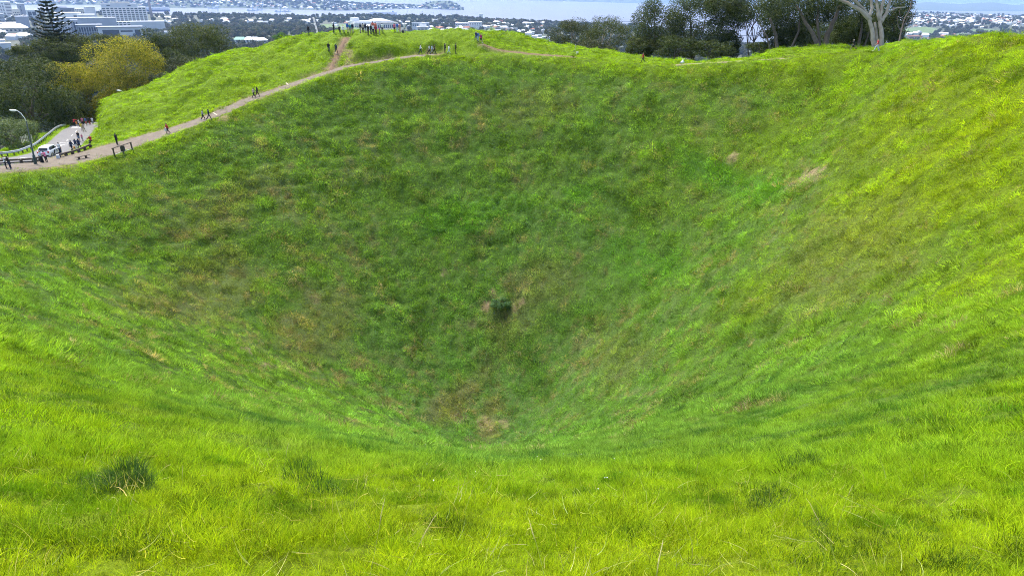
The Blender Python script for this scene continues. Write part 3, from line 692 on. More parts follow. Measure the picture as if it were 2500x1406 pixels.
# darker tufts gathered in small clumps on the near slope
cx_, cy_ = [], []
for i in range(300):
    a_, d_ = r.uniform(-R(50), R(50)), 5.5 + 34 * r.uniform(0, 1) ** 1.3; k_ = r.integers(2, 8); lx_ = .10 + .022 * d_
    cx_ += list(d_ * math.sin(a_) + r.normal(0, lx_ * 1.8, k_)); cy_ += list(d_ * math.cos(a_) + r.normal(0, lx_ * .55, k_))
x, y = np.array(cx_), np.array(cy_); ok = (y > 1) & (fields(x, y)[0] > .35); x, y = x[ok], y[ok]; n = len(x); dist = np.hypot(x, y); down, sl = orient(x, y, 0, 0, r)
sc = r.uniform(.35, .75, n) * (.55 + .018 * dist); cc = np.array((.06, .125, .012)) * r.uniform(.6, 1.5, (n, 1))
instancer('grass', np.stack([x, y, TH(x, y) + .01], 1), euler_lean(down, sl * .4 + r.normal(0, .15, n), r.uniform(0, 6.28, n)), np.stack([sc, sc, sc * r.uniform(1.0, 1.6, n)], 1), r.integers(0, 5, n), cc, P_MID, 'scattered darker green tufts on the near slope', 'grass')
# bent and dead blades lying across the foreground sward
n = 520; ang = r.uniform(-R(50), R(50), n); dist = 2.2 + 9 * r.uniform(0, 1, n) ** .8; x, y = dist * np.sin(ang), dist * np.cos(ang)
instancer('grass', np.stack([x, y, TH(x, y) + .07], 1), euler_lean(r.uniform(0, 6.28, n), r.uniform(.2, 1.35, n), r.uniform(0, 6.28, n)), np.stack([r.uniform(.7, 1.5, n)] * 3, 1), r.integers(0, 4, n), np.array((.46, .50, .16)) * r.uniform(.55, 1.25, (n, 1)) * np.stack([r.uniform(.85, 1.2, n), np.ones(n), r.uniform(.6, 1.6, n)], 1), protos(4, 5, .28, .0048, .3, .9, segs=4), 'pale bent and dead blades lying across the foreground grass', 'grass')
# pale seed stalks in the foreground
n = 26; ang = r.uniform(-R(48), R(48), n); dist = r.uniform(1.8, 9, n); x, y = dist * np.sin(ang), dist * np.cos(ang); sc = r.uniform(.7, 1.5, n)
def stalk(seed):
    rr = np.random.default_rng(seed); m = MB(); k = rr.uniform(.3, .9); pts = [(k * .5 * t * t, .05 * t, .5 * t) for t in np.linspace(0, 1, 6)]
    m.tube(pts, [.0014, .0013, .0012, .0011, .001, .0007], 4); e = pts[-1]; m.tube([pts[4], ((pts[4][0] + e[0]) / 2, e[1], (pts[4][2] + e[2]) / 2), e, (e[0] + .03, e[1], e[2] + .015)], [.001, .0022, .0018, .0005], 5); me_ = m.mesh('stalk', True); at_ = me_.attributes.new('tv', 'FLOAT', 'POINT'); at_.data.foreach_set('value', np.ones(len(me_.vertices), np.float32)); me_.materials.append(M_BLADE); return me_
instancer('grass', np.stack([x, y, TH(x, y)], 1), euler_lean(r.uniform(0, 6.28, n), r.uniform(0, .5, n), r.uniform(0, 6.28, n)), np.stack([sc] * 3, 1), r.integers(0, 4, n), np.array((.40, .44, .18)) * r.uniform(.7, 1.1, (n, 1)), [stalk(i) for i in range(4)], 'pale dry seed stalks standing in the foreground grass', 'grass')
# dark tussocks in the foreground
M_TUSS = leafy('tussock_blade', [(.026, .07, .014), (.045, .11, .022), (.07, .15, .03), (.12, .17, .05)], .32, spec=.06)
def tussock(px, py, rad, h, nb, label, seed):
    p = ground(px, py, 1.5, 30); me_ = blades(nb, h, .009 * rad / .5, rad, .8, seed, 4, 0, 5, rad * .5); me_.materials.append(M_TUSS); tag(link('grass_tussock', me_, None, None, p - (0, 0, .03)), label, 'tussock', 'dark tussocks of the near slope')
for a in ((292, 1222, .52, .24, 2600, 'large dark green tussock in the left foreground', 1), (215, 1212, .40, .17, 1100, 'smaller dark tussock just left of the large one', 2), (1200, 1160, .4, .26, 520, 'small dark tussock in the middle of the near slope', 3), (1962, 1148, .45, .3, 620, 'dark tussock on the right of the near slope', 4), (740, 1204, .5, .25, 720, 'flat dark tussock left of centre on the near slope', 5), (860, 1197, .24, .22, 320, 'little dark tussock beside the flat one', 6), (1895, 1236, .42, .26, 720, 'dark tussock at right in the foreground grass', 9), (1985, 1290, .22, .2, 360, 'small dark tussock below the right-hand one', 10)): tussock(*a)
M_PETAL = mat('petal_white', (.8, .8, .78), .6)
fl = MB()
for i in range(6): a = i * 1.047; fl.add([(0, 0, .06), (.028 * math.cos(a - .4), .028 * math.sin(a - .4), .07), (.05 * math.cos(a), .05 * math.sin(a), .065), (.028 * math.cos(a + .4), .028 * math.sin(a + .4), .07)], [(0, 1, 2, 3)])
fl.tube([(0, 0, -.04), (0, 0, .06)], .006, 5); FLM = fl.mesh('white_flower'); FLM.materials.append(M_PETAL)
for px, py in ((1035, 1075), (1040, 1092), (1064, 1091), (1092, 1090), (850, 1057), (1043, 1150), (1311, 1124), (1320, 1134), (1231, 1134), (1375, 1117), (1418, 1118), (1498, 1133), (1511, 1172), (1474, 1188), (1480, 1187), (1458, 1218), (1060, 1198), (1161, 1170)):
    p = ground(px, py, 5, 70); dd = float(np.hypot(p[0], p[1])); tag(link('white_flower', FLM, None, None, p + (0, 0, .22), r.uniform(0, 6), .2 + .014 * dd), 'tiny white flower in the grass of the near slope', 'flower', 'white flowers on the near slope')
# ------------------------------------------------------------------ trees
def leaf_quads(c, nrm, ln, wd, r):
    n = len(c); nrm = nrm / (np.linalg.norm(nrm, axis=1)[:, None] + 1e-9)
    t = np.cross(nrm, r.normal(0, 1, (n, 3))); t /= np.linalg.norm(t, axis=1)[:, None] + 1e-9; b = np.cross(nrm, t)
    ln = (ln * r.uniform(.6, 1.3, n))[:, None]; wd = (wd * r.uniform(.6, 1.3, n))[:, None]
    v = np.stack([c - t * ln / 2, c + b * wd / 2 + nrm * .12 * ln, c + t * ln / 2, c - b * wd / 2 + nrm * .12 * ln], 1).reshape(-1, 3)
    return v, np.arange(4 * n).reshape(n, 4)
def lobes_for(rx, ry, rz, k, r, low=-.9):
    """a dark core and two sizes of leafy clumps standing out from it"""
    L = [(0, 0, -.05 * rz, rx * .66, ry * .66, rz * .66)]
    for i in range(int(k * 1.9)):
        z = r.uniform(low, .97); a = i * 2.39996 + r.uniform(-.5, .5); q = math.sqrt(max(0, 1 - z * z)); f = r.uniform(.58, .80); s = r.uniform(.17, .30) if i % 3 else r.uniform(.28, .40)
        L.append((rx * q * math.cos(a) * f, ry * q * math.sin(a) * f, rz * z * f, rx * s, ry * s, rz * s * r.uniform(.7, 1.0)))
    return L
def crown(lobes, n, leaf, seed, shell=.62, wisp=.12):
    r = np.random.default_rng(seed); L = np.array(lobes); w_ = L[:, 3] * L[:, 4]; w_[0] *= .55; w_ = w_ / w_.sum()
    k = r.choice(len(L), n, p=w_); d = r.normal(0, 1, (n, 3)); d /= np.linalg.norm(d, axis=1)[:, None]
    rad = r.uniform(shell, 1.0, n) ** .7; rad = np.where(r.uniform(0, 1, n) < wisp, rad * r.uniform(1.0, 1.25, n), rad)
    c = L[k, :3] + d * rad[:, None] * L[k, 3:6]
    c += .06 * L[k, 3:4] * np.sin(c[:, [1, 2, 0]] * 2.3 + 1.0) + .05 * L[k, 3:4] * np.sin(c[:, [2, 0, 1]] * 5.1)
    v, f = leaf_quads(c, d + r.normal(0, .65, (n, 3)) + np.array((0, 0, .35)), leaf, leaf * .55, r)
    return np_mesh('crown', v, f)
M_BARK = mat('bark', (.13, .105, .085), .9, col2=(.075, .06, .05), scale=2.5, bump=.6, detail=8)
M_BARK_PALE = mat('bark_pale', (.38, .335, .27), .9, col2=(.24, .20, .155), scale=1.6, bump=.6, detail=8)
LEAF = dict(
 dark=leafy('leaf_dark', [(.016, .028, .011), (.040, .062, .021), (.070, .098, .034), (.115, .138, .055)], .34, spec=.1),
 olive=leafy('leaf_olive', [(.026, .038, .014), (.054, .076, .025), (.085, .108, .036), (.125, .142, .058)], .34, spec=.1),
 grey=leafy('leaf_grey', [(.026, .036, .019), (.050, .066, .033), (.075, .092, .05), (.105, .122, .07)], .3, spec=.08),
 silver=leafy('leaf_silver', [(.05, .085, .035), (.10, .15, .06), (.16, .205, .10), (.23, .27, .16)], .32, spec=.1),
 autumn=leafy('leaf_autumn', [(.08, .11, .014), (.17, .20, .02), (.31, .31, .03), (.46, .42, .055), (.30, .24, .04), (.14, .18, .022)], .42, spec=.08),
 half=leafy('leaf_turning', [(.045, .070, .012), (.085, .11, .016), (.15, .15, .02), (.26, .21, .03)], .4, spec=.08),
 pine=leafy('leaf_pine', [(.016, .028, .018), (.032, .050, .030), (.046, .062, .036)], .15, spec=.08),
 bush=leafy('leaf_bush', [(.05, .11, .04), (.085, .17, .055), (.13, .24, .085)], .3, spec=.1))
def limb(m, a, b, r0, r1, r, n=5, sag=.0, sides=7):
    a = np.array(a, float); b = np.array(b, float); L = np.linalg.norm(b - a); pts = []
    for i in range(n + 1):
        t = i / n; p = a + (b - a) * t; p = p + r.normal(0, .035 * L, 3) * (0 < i < n) + np.array((0, 0, sag * L * math.sin(math.pi * t))); pts.append(p)
    m.tube(pts, [r0 + (r1 - r0) * (i / n) for i in range(n + 1)], sides); return pts
def tree(name, label, foot, cz, rx, ry, rz, kind, n=6500, leaf=.36, k=16, seed=1, group=None, bark=None, trunk_r=.4, stems=1, low=-.9, lobes=None, wisp=.12, cat='tree', fork=None):
    """foot: base on the ground; cz: height of the crown's middle over the foot"""
    r = np.random.default_rng(seed); t = empty(name, foot, 0, label, cat, group)
    L = lobes or lobes_for(rx, ry, rz, k, r, low)
    L = [(a, b, c + cz, p, q, s) for a, b, c, p, q, s in L]
    m = MB(); bk = bark or M_BARK
    for s in range(stems):
        o = np.array((r.uniform(-.5, .5), r.uniform(-.3, .3), 0)) * (stems > 1); top = np.array((r.uniform(-.3, .3) * rx, r.uniform(-.3, .3) * ry, cz - rz * .25))
        pts = limb(m, o + (0, 0, -1.0), top, trunk_r, trunk_r * .5, r, 6)
        ends = [L[i] for i in r.permutation(len(L))[:9 // stems + 2]]
        for e in ends: limb(m, pts[r.integers(3, 6)], np.array(e[:3]) * (.9, .9, 1), trunk_r * .42, .05, r, 4, .06, 5)
    m.build('trunk', bk, t, True)
    me_ = crown(L, int(n * 2.3), leaf * .82, seed + 50, wisp=wisp); me_.materials.append(LEAF[kind]); link('crown', me_, t)
    return t
def stand(px, py_mid, d, half_w, half_h, z_off=0):
    """foot on the hill below a crown whose middle shows at (px, py_mid)"""
    c = P(px, py_mid, d); g = float(TH(c[0], c[1])) if GX[0] < c[0] < GX[-1] and GY[0] < c[1] < GY[-1] else float(land(c[0], c[1]))
    rx = half_w * d / FPX; rz = half_h / vscale(py_mid, d)
    return (c[0], c[1], min(g, c[2] - rz * .6)), max(c[2] - g, rz * .6), rx, rz
def put(name, label, px, py, d, hw, hh, kind, **k):
    f, cz, rx, rz = stand(px, py, d, hw, hh); return tree(name, label, f, cz, rx, rx * .9, rz, kind, **k)
GL = 'trees on the slope left of the road'; GRR = 'trees beyond the right-hand rim'
put('conifer_tree', 'huge dark shaggy tree at far left behind the round silver bush', 75, 238, 128, 118, 98, 'dark', n=12000, k=24, seed=3, group=GL, leaf=.4)
put('conifer_tree', 'dark tree rising at the left edge beside the yellowing tree', 25, 178, 142, 70, 44, 'dark', n=4500, k=12, seed=4, group=GL, leaf=.4)
put('dark_tree', 'dark shady tree under the yellowing tree beside the road bend', 150, 268, 140, 70, 52, 'dark', n=5500, k=14, seed=5, group=GL)
put('silver_bush', 'round silver-green bush beside the guardrail at far left', 30, 326, 104, 66, 46, 'silver', n=7000, k=18, seed=6, leaf=.24, trunk_r=.2, cat='bush')
put('autumn_tree', 'lower left yellow autumn tree with brown tips', 178, 196, 149, 66, 52, 'autumn', n=7500, k=18, seed=8, group=GL, leaf=.38, wisp=.2)
put('autumn_tree', 'tall golden autumn tree beside the grassy mound', 305, 165, 146, 96, 88, 'autumn', n=10500, k=24, seed=9, group=GL, leaf=.38, wisp=.2)
put('autumn_tree', 'half green half yellow tree below the golden autumn tree', 318, 232, 141, 74, 58, 'half', n=6500, k=16, seed=10, group=GL, leaf=.38)
put('olive_tree', 'broad dark olive tree below the Norfolk pine', 150, 118, 186, 82, 46, 'olive', n=8000, k=20, seed=11, group=GL, leaf=.45)
put('olive_tree', 'dark olive tree between pine and hospital, lower crown', 78, 138, 196, 52, 34, 'olive', n=4500, k=12, seed=12, group=GL, leaf=.45)
put('olive_tree', 'olive crown in front of the glass-fronted hospital wing', 245, 110, 205, 62, 32, 'olive', n=5500, k=16, seed=13, group=GL, leaf=.45)
put('dark_tree', 'dark green tree just right of the golden autumn tree', 372, 128, 178, 52, 58, 'dark', n=6000, k=16, seed=14, group=GL, leaf=.42)
put('olive_tree', 'largest olive tree left of the mound, crown against the port', 482, 112, 182, 88, 62, 'olive', n=9500, k=24, seed=15, group=GL, leaf=.45)
put('dark_tree', 'dark tree behind the mound between the two olive trees', 425, 160, 165, 42, 46, 'dark', n=4500, k=12, seed=16, group=GL)
put('grey_tree', 'soft grey-green tree hugging the left side of the mound', 462, 172, 150, 70, 40, 'grey', n=6500, k=18, seed=17, group=GL)
put('grey_tree', 'small grey-green tree over the lower end of the mound', 405, 196, 143, 38, 30, 'grey', n=3500, k=10, seed=18, group=GL)
put('dark_bush', 'small dark bush on the skyline of the mound', 688, 95, 140, 29, 17, 'bush', n=2600, k=9, seed=19, leaf=.25, trunk_r=.15, cat='bush')
tree('dark_bush', 'dark round shrub low on the crater wall', ground(1224, 748, 60, 120), .55, 1.6, 1.6, .85, 'bush', n=1500, k=10, seed=20, leaf=.2, trunk_r=.08, cat='bush')
# right-hand rim
put('rim_tree', 'leftmost dull green tree beyond the right rim', 1398, 88, 142, 70, 46, 'grey', n=6000, k=18, seed=21, group=GRR, bark=M_BARK_PALE, leaf=.3)
put('rim_tree', 'thin-leaved tree with pale bare limbs beyond the right rim', 1478, 88, 136, 74, 52, 'olive', n=4200, k=18, seed=22, group=GRR, bark=M_BARK_PALE, leaf=.3, trunk_r=.32, stems=3, wisp=.25)
put('rim_tree', 'dark bushy tree left of the tallest dark crown on the rim', 1606, 70, 127, 76, 80, 'dark', n=8500, k=22, seed=23, group=GRR, leaf=.32)
put('rim_tree', 'tallest dark rounded tree in the middle of the rim trees', 1712, 56, 126, 98, 92, 'dark', n=12000, k=28, seed=24, group=GRR, leaf=.32)
put('rim_tree', 'overhanging dark crown above the bright gap in the trees', 1850, 14, 121, 92, 62, 'dark', n=8500, k=24, trunk_r=.16, seed=25, group=GRR, leaf=.32)
put('rim_tree', 'low dark thicket below the bright gap in the trees', 1742, 122, 119, 60, 28, 'dark', n=4200, k=12, seed=26, group=GRR, leaf=.28, trunk_r=.15)
put('rim_bush', 'ragged low bush at the foot of the bright gap', 1858, 122, 117, 40, 20, 'dark', n=1800, k=9, seed=27, leaf=.26, trunk_r=.12, cat='bush', wisp=.3)
def px_tree(name, label, d, stems, lobes, kind, bark, n, leaf, seed, group=None, foot_px=None):
    """tree whose leaning stems are surveyed one by one"""
    f = P(*foot_px, d); f[2] = float(TH(f[0], f[1])); t = empty(name, f, 0, label, 'tree', group); r = np.random.default_rng(seed); m = MB()
    for pts, r0, r1 in stems:
        w_ = [P(a, b, d + dd) - f for a, b, dd in pts]; w_[0] = w_[0] * (1, 1, 0) + np.array((0, 0, -.5)) if pts[0][1] > 105 else w_[0]
        q = []
        for i in range(len(w_) - 1):
            for s in range(4): q.append(w_[i] + (w_[i + 1] - w_[i]) * s / 4 + r.normal(0, .05, 3) * (s > 0))
        q.append(w_[-1]); m.tube(q, [r0 + (r1 - r0) * (i / (len(q) - 1)) for i in range(len(q))], 9)
    m.build('trunk', bark, t, True)
    L = []
    for px, py, dd, hw, hh in lobes:
        c = P(px, py, d + dd) - f; L.append((*c, hw * d / FPX, hw * d / FPX, hh / vscale(py, d)))
    if L:
        me_ = crown(L, int(n * 2.3), leaf * .82, seed, shell=.4, wisp=.2); me_.materials.append(LEAF[kind]); link('crown', me_, t)
    return t
px_tree('rim_tree', 'dark tree with slanting grey limb, left of the joggers', 113, [([(1903, 122, 0), (1895, 85, 0), (1880, 45, -1)], .35, .18), ([(1925, 120, .5), (1950, 78, 0), (1955, 30, 0)], .25, .12), ([(1893, 118, 0), (1872, 90, 0), (1855, 60, 0)], .2, .08)],
        [(1900, 8, 0, 62, 46), (1940, 25, 1, 56, 42), (1880, 55, 2, 30, 24), (1915, 70, 4, 42, 24), (1955, 70, 4, 40, 30), (1930, 95, 6, 38, 22)], 'dark', M_BARK, 8500, .32, 31, GRR, (1903, 122))
px_tree('rim_tree', 'dark forked tree with thick grey trunk left of the black-clad jogger', 109, [([(2002, 120, 0), (1985, 85, 0), (1964, 52, 0), (1945, 15, 0)], .42, .16), ([(2015, 120, 0), (2022, 80, 0), (2040, 45, 0), (2050, 15, 0)], .55, .22), ([(2005, 119, .5), (1996, 60, 0), (1998, 10, 0)], .25, .14)],
        [(1975, 2, 0, 60, 42), (2025, -4, 0, 58, 42), (1990, 42, 3, 40, 26), (2040, 30, 2, 36, 28), (1965, 92, 7, 30, 24), (2060, 60, 6, 34, 26)], 'dark', M_BARK, 8500, .32, 32, GRR, (2010, 120))
px_tree('rim_tree', 'slim dark tree standing behind the two joggers', 118, [([(2095, 120, 0), (2102, 80, 0), (2105, 30, 0)], .32, .15), ([(2100, 118, 0), (2118, 90, 0), (2130, 60, 0)], .2, .08)],
        [(2080, 8, 0, 54, 40), (2120, 30, 0, 46, 38), (2075, 62, 2, 40, 28), (2110, 88, 3, 42, 24), (2055, 95, 4, 34, 20), (2140, 95, 4, 26, 20)], 'dark', M_BARK, 8500, .32, 33, GRR, (2095, 120))
px_tree('rim_tree', 'ragged dark tree behind the pale-trunked tree', 108, [([(2175, 116, 0), (2185, 70, 0), (2180, 20, 0)], .3, .12)],
        [(2170, 25, 0, 36, 30), (2200, 45, 0, 28, 26), (2178, 72, 0, 32, 26), (2190, 98, 0, 20, 14), (2150, 60, 2, 30, 34), (2205, 12, 0, 26, 20)], 'dark', M_BARK, 6000, .3, 34, GRR, (2175, 116))
px_tree('pale_trunk_tree', 'great pale-barked tree with spreading bare limbs on the right rim', 100,
        [([(2152, 122, 0), (2153, 90, 0), (2148, 55, 0), (2152, 20, 0), (2165, -25, 0)], .38, .18), ([(2138, 122, 0), (2131, 85, 0), (2122, 45, 0), (2108, 22, 0), (2085, 2, 0), (2060, -18, 0)], .36, .15),
         ([(2126, 50, 0), (2095, 22, 0), (2060, 5, 1), (2030, -12, 1)], .34, .14), ([(2150, 56, 0), (2166, 30, 0), (2174, 0, 0), (2180, -30, 0)], .32, .13), ([(2122, 42, 0), (2130, 20, 0), (2126, -5, 0), (2118, -30, 0)], .26, .12),
         ([(2147, 50, 0), (2142, 20, 0), (2144, -20, 0)], .3, .14), ([(2166, 30, 0), (2190, 20, 0), (2212, 18, 0)], .16, .05), ([(2143, 120, .4), (2141, 90, .4), (2136, 55, .5)], .24, .18)],
        [(2060, -42, 0, 50, 26), (2120, -55, 0, 56, 30), (2185, -50, 0, 50, 28), (2030, -22, 1, 28, 16)], 'olive', M_BARK_PALE, 5500, .3, 35, None, (2145, 122))
px_tree('bare_sapling', 'thin leafless sapling leaning right of the pale-trunked tree', 97,
        [([(2193, 112, 0), (2200, 80, 0), (2207, 50, 0), (2222, 20, 0), (2231, -8, 0)], .14, .05), ([(2202, 72, 0), (2218, 44, 0), (2230, 36, 0), (2241, 22, 0)], .08, .03), ([(2200, 80, 0), (2192, 60, 0), (2190, 40, 0)], .06, .02),
         ([(2212, 42, 0), (2226, 15, 0), (2222, -5, 0)], .06, .02), ([(2206, 55, 0), (2196, 35, 0), (2200, 10, 0)], .05, .02)], [], 'dark', M_BARK, 0, .3, 36, None, (2193, 112))
put('rim_bush', 'dark bushes joining the two big crowns left of the gap', 1655, 118, 121, 62, 34, 'dark', n=4500, k=16, seed=61, group=GRR, leaf=.3, trunk_r=.15, cat='bush')
put('rim_bush', 'dark bushes at the left foot of the bushy rim tree', 1562, 116, 124, 44, 30, 'olive', n=3500, k=14, seed=62, group=GRR, leaf=.3, trunk_r=.15, cat='bush')
put('rim_bush', 'grey-green bushes below the pale-limbed thin tree', 1450, 120, 131, 66, 22, 'grey', n=3500, k=14, seed=63, group=GRR, leaf=.3, trunk_r=.15, cat='bush')
put('rim_tree', 'dark crown bridging the tallest tree and the overhanging one', 1778, 22, 126, 74, 66, 'dark', n=6500, k=20, seed=64, group=GRR, leaf=.32, trunk_r=.15)
put('rim_bush', 'dark bushes just left of the bright gap', 1783, 108, 124, 34, 40, 'dark', n=3200, k=12, seed=65, group=GRR, leaf=.3, trunk_r=.15, cat='bush')
put('rim_bush', 'dark bushes just right of the bright gap', 1888, 98, 121, 40, 34, 'dark', n=3200, k=12, seed=66, group=GRR, leaf=.3, trunk_r=.15, cat='bush')
put('thicket', 'deep dark thicket filling the gaps behind the rim trees', 1985, 86, 131, 95, 40, 'dark', n=6500, k=22, seed=51, group=GRR, leaf=.34, trunk_r=.2)
put('thicket', 'dark thicket behind the pale-trunked tree', 2105, 80, 127, 78, 46, 'dark', n=6500, k=22, seed=52, group=GRR, leaf=.34, trunk_r=.2)
put('dark_tree', 'dark undergrowth tree between golden tree and the road bend', 228, 262, 150, 60, 46, 'half', n=5500, k=16, seed=53, group=GL, leaf=.36)
put('dark_tree', 'dark undergrowth at the left foot of the mound', 265, 262, 134, 34, 30, 'half', n=3500, k=12, seed=54, group=GL, leaf=.34, trunk_r=.2)
# Norfolk pine: a straight stem with whorls of up-swept arms
def norfolk(name, label, foot, H, W, seed, group=None, tiers=22, dens=1.0):
    r = np.random.default_rng(seed); t = empty(name, foot, 0, label, 'tree', group); m = MB(); m.tube([(0, 0, -1), (0, 0, H * .5), (0, 0, H)], [.012 * H, .008 * H, .02], 8)
    cs = []; ns = []
    for i in range(tiers):
        u = i / (tiers - 1); z = H * (.10 + .88 * u); L = W * (1 - u) ** .6 * r.uniform(.85, 1.1) + .25
        na = 6 if u < .8 else 5; a0 = r.uniform(0, 6.28)
        for k in range(na):
            a = a0 + 2 * np.pi * k / na + r.normal(0, .08); lift = r.uniform(.10, .26); e = np.array((math.cos(a) * L, math.sin(a) * L, L * lift))
            m.tube([(0, 0, z), tuple(np.array((0, 0, z)) + e * .5 - (0, 0, .03 * L)), tuple(np.array((0, 0, z)) + e)], [.05, .035, .015], 4)
            q = int(46 * dens * max(.25, L / W)); s = r.uniform(.12, 1, q); c = np.array((0, 0, z)) + s[:, None] * e - np.stack([0 * s, 0 * s, .12 * L * np.sin(np.pi * s)], 1)
            side = np.array((-math.sin(a), math.cos(a), 0)); c += side * (r.uniform(-1, 1, q) * .11 * L * (1.15 - s))[:, None] + r.normal(0, .05, (q, 3)) + np.array((0, 0, .10)); cs.append(c); ns.append(np.tile((0, 0, 1.), (q, 1)) + r.normal(0, .5, (q, 3)))
    m.build('trunk', M_BARK, t, True); c = np.concatenate(cs); nn = np.concatenate(ns)
    v, f = leaf_quads(c, nn, .0125 * H, .006 * H, r); me_ = np_mesh('crown', v, f); me_.materials.append(LEAF['pine']); link('crown', me_, t); return t
p = P(107, -14, 182); g = float(land(p[0], p[1])); norfolk('norfolk_pine', 'tall tiered Norfolk pine in front of the hospital', (p[0], p[1], g), p[2] - g, 16, 41, tiers=66, dens=3.2)
# ------------------------------------------------------------------ far shores
M_FARLAND = mat('far_shore', (.055, .085, .05), .9, col2=(.10, .12, .07), scale=.01, detail=6)
M_FARHEAD = mat('headland_grass', (.075, .13, .045), .9, col2=(.045, .075, .035), scale=.012, detail=6)
def ridge_at(px, py, D):
    v = ray(px, py); return EYE + v[2] * D / math.hypot(v[0], v[1])
def shore_mesh(name, cols, deep, m, label, rows=14, rough=6.0, seed=3):
    """cols: (px, y of the waterline, y of the skyline); deep: metres from shore to crest"""
    vs = []; hs = {}
    for i, (px, ys, yt) in enumerate(cols):
        S = sea(px, ys, 0); D = math.hypot(S[0], S[1]); u = np.array((S[0], S[1])) / D; dp = deep(px) if callable(deep) else deep
        zr = ridge_at(px, yt, D + dp)
        for j in range(rows):
            s = 2 * j / (rows - 1); q = u * (D + dp * s); h = zr * (math.sin(min(s, 1) * math.pi / 2) ** .8 if s <= 1 else math.cos((s - 1) * math.pi / 2) ** .7)
            h += rough * float(vnoise(q[0] / 90, q[1] / 90, seed)) * min(1, 3 * s, 3 * (2 - s)) * (s < .95) - (3 if s in (0, 2) else 0)
            vs.append((q[0], q[1], max(h, -3)))
    n = len(cols); f = np.array([(i * rows + j, (i + 1) * rows + j, (i + 1) * rows + j + 1, i * rows + j + 1) for i in range(n - 1) for j in range(rows - 1)])
    me = np_mesh(name, vs, f, True); me.materials.append(m); o = tag(link(name, me), label, kind='structure'); return o, np.array(vs).reshape(n, rows, 3)
def densify(l, step):
    l = np.array(l, float); x = np.arange(l[0, 0], l[-1, 0] + .1, step); return [(a, float(np.interp(a, l[:, 0], l[:, 1])), float(np.interp(a, l[:, 0], l[:, 2]))) for a in x]
pen_cols = densify([(-200, 14, -22), (0, 14, -16), (60, 13, -16), (230, 13, -16), (300, 16, -15), (400, 20, -14), (600, 21, -12), (700, 24, -6), (745, 25.5, 0), (770, 26, 1), (800, 27, 2), (830, 27, 4), (870, 26.5, 8), (910, 26, 10), (960, 24, 13), (1000, 22, 13), (1030, 22, 12), (1046, 22.5, 7), (1062, 23, 3), (1085, 24, 1.5), (1104, 25, 4), (1118, 25.4, 10), (1128, 25.6, 19), (1133, 25.7, 25.5)], 9)
pen_o, PEN = shore_mesh('peninsula', pen_cols, lambda px: 800 if px < 1000 else 800 - 420 * min(1, (px - 1000) / 60), M_FARLAND, 'low wooded peninsula across the harbour ending in a round headland')
isl = []
c0 = sea(1560, 8.5, 0); u0 = c0[:2] / np.linalg.norm(c0[:2]); IC = u0 * (np.linalg.norm(c0[:2]) + 3300)
iv = [(IC[0], IC[1], 255)]; if_ = []; NR, NA = 14, 72
for j in range(1, NR + 1):
    t = j / NR
    for i in range(NA):
        a = 2 * np.pi * i / NA; rr_i = 3300 * (1 + .05 * math.sin(3 * a + 1) + .03 * math.sin(7 * a)) * t
        iv.append((IC[0] + rr_i * math.cos(a), IC[1] + rr_i * math.sin(a), 255 * (1 - t) ** 1.35 + (4 if t < 1 else -3) + 5 * float(vnoise(rr_i * math.cos(a) / 200, rr_i * math.sin(a) / 200, 8)) * (t < 1)))
for i in range(NA):
    k = (i + 1) % NA; if_.append((0, 1 + i, 1 + k))
    for j in range(NR - 1): q = 1 + j * NA; if_.append((q + i, q + NA + i, q + NA + k, q + k))
me = np_mesh('island', iv, if_, True); me.materials.append(mat('island_scrub', (.05, .085, .055), .9, col2=(.075, .11, .075), scale=.004, detail=6)); tag(link('island', me), 'broad low volcanic island on the horizon', kind='structure')
shore_mesh('hills', densify([(1900, 22, 12), (2150, 24, 10), (2230, 26, 9), (2262, 26.5, 6), (2290, 27, 8), (2330, 27.5, 11), (2370, 28, 9), (2415, 28.5, 6), (2450, 28.5, 11), (2475, 29, 13.5), (2500, 29, 11), (2600, 30, 9), (2900, 34, 14)], 14), 2500, M_FARLAND, 'long blue line of hills across the eastern water', rows=10, rough=14)

# ------------------------------------------------------------------ building kit
def landhit(px, py):
    v = ray(px, py); t = np.geomspace(250, 9500, 700); q = np.array((0, 0, EYE)) + t[:, None] * v
    h = np.nonzero(land(q[:, 0], q[:, 1]) > q[:, 2])[0]
    if len(h) == 0: return None
    k = h[0]; d = math.hypot(q[k, 0], q[k, 1])
    if d > np.interp(math.atan2(q[k, 0], q[k, 1]), sh_az, sh_d) - 25: return None
    return q[k]
WHITE = mat('white_render', (.74, .74, .73), .7, var=.05, scale=.1)
CREAM = mat('cream_render', (.66, .61, .53), .75, var=.06, scale=.1)
PALE = mat('pale_concrete', (.55, .57, .60), .75, var=.08, scale=.08)
GREYB = mat('grey_cladding', (.30, .32, .37), .6, var=.08, scale=.08)
SLATE = mat('slate_cladding', (.13, .15, .20), .5, var=.1, scale=.08)
GLASS = mat('window_glass', (.045, .055, .075), .15, spec=.6)
ROOFG = mat('grey_roof', (.36, .39, .44), .6, var=.08, scale=.05)
ROOFW = mat('white_roof', (.78, .78, .78), .6, var=.05, scale=.05)
BRICK = mat('red_brick', (.38, .17, .12), .85, var=.15, scale=.3)
TERRA = mat('terracotta', (.36, .15, .085), .8, var=.15, scale=.5)
GREENR = mat('green_roof', (.05, .22, .17), .6, var=.1, scale=.4)
TIMBER = mat('timber', (.15, .105, .07), .85, col2=(.09, .065, .045), scale=4, bump=.4)
STEEL = mat('galvanised', (.48, .49, .50), .5, var=.1, scale=2, metal=.5)
CRANE_C = mat('crane_steel', (.50, .56, .64), .5)
CRANE_B = mat('crane_blue', (.18, .30, .45), .5)
SHIPB = mat('ship_blue', (.035, .12, .30), .5, var=.05, scale=.02)
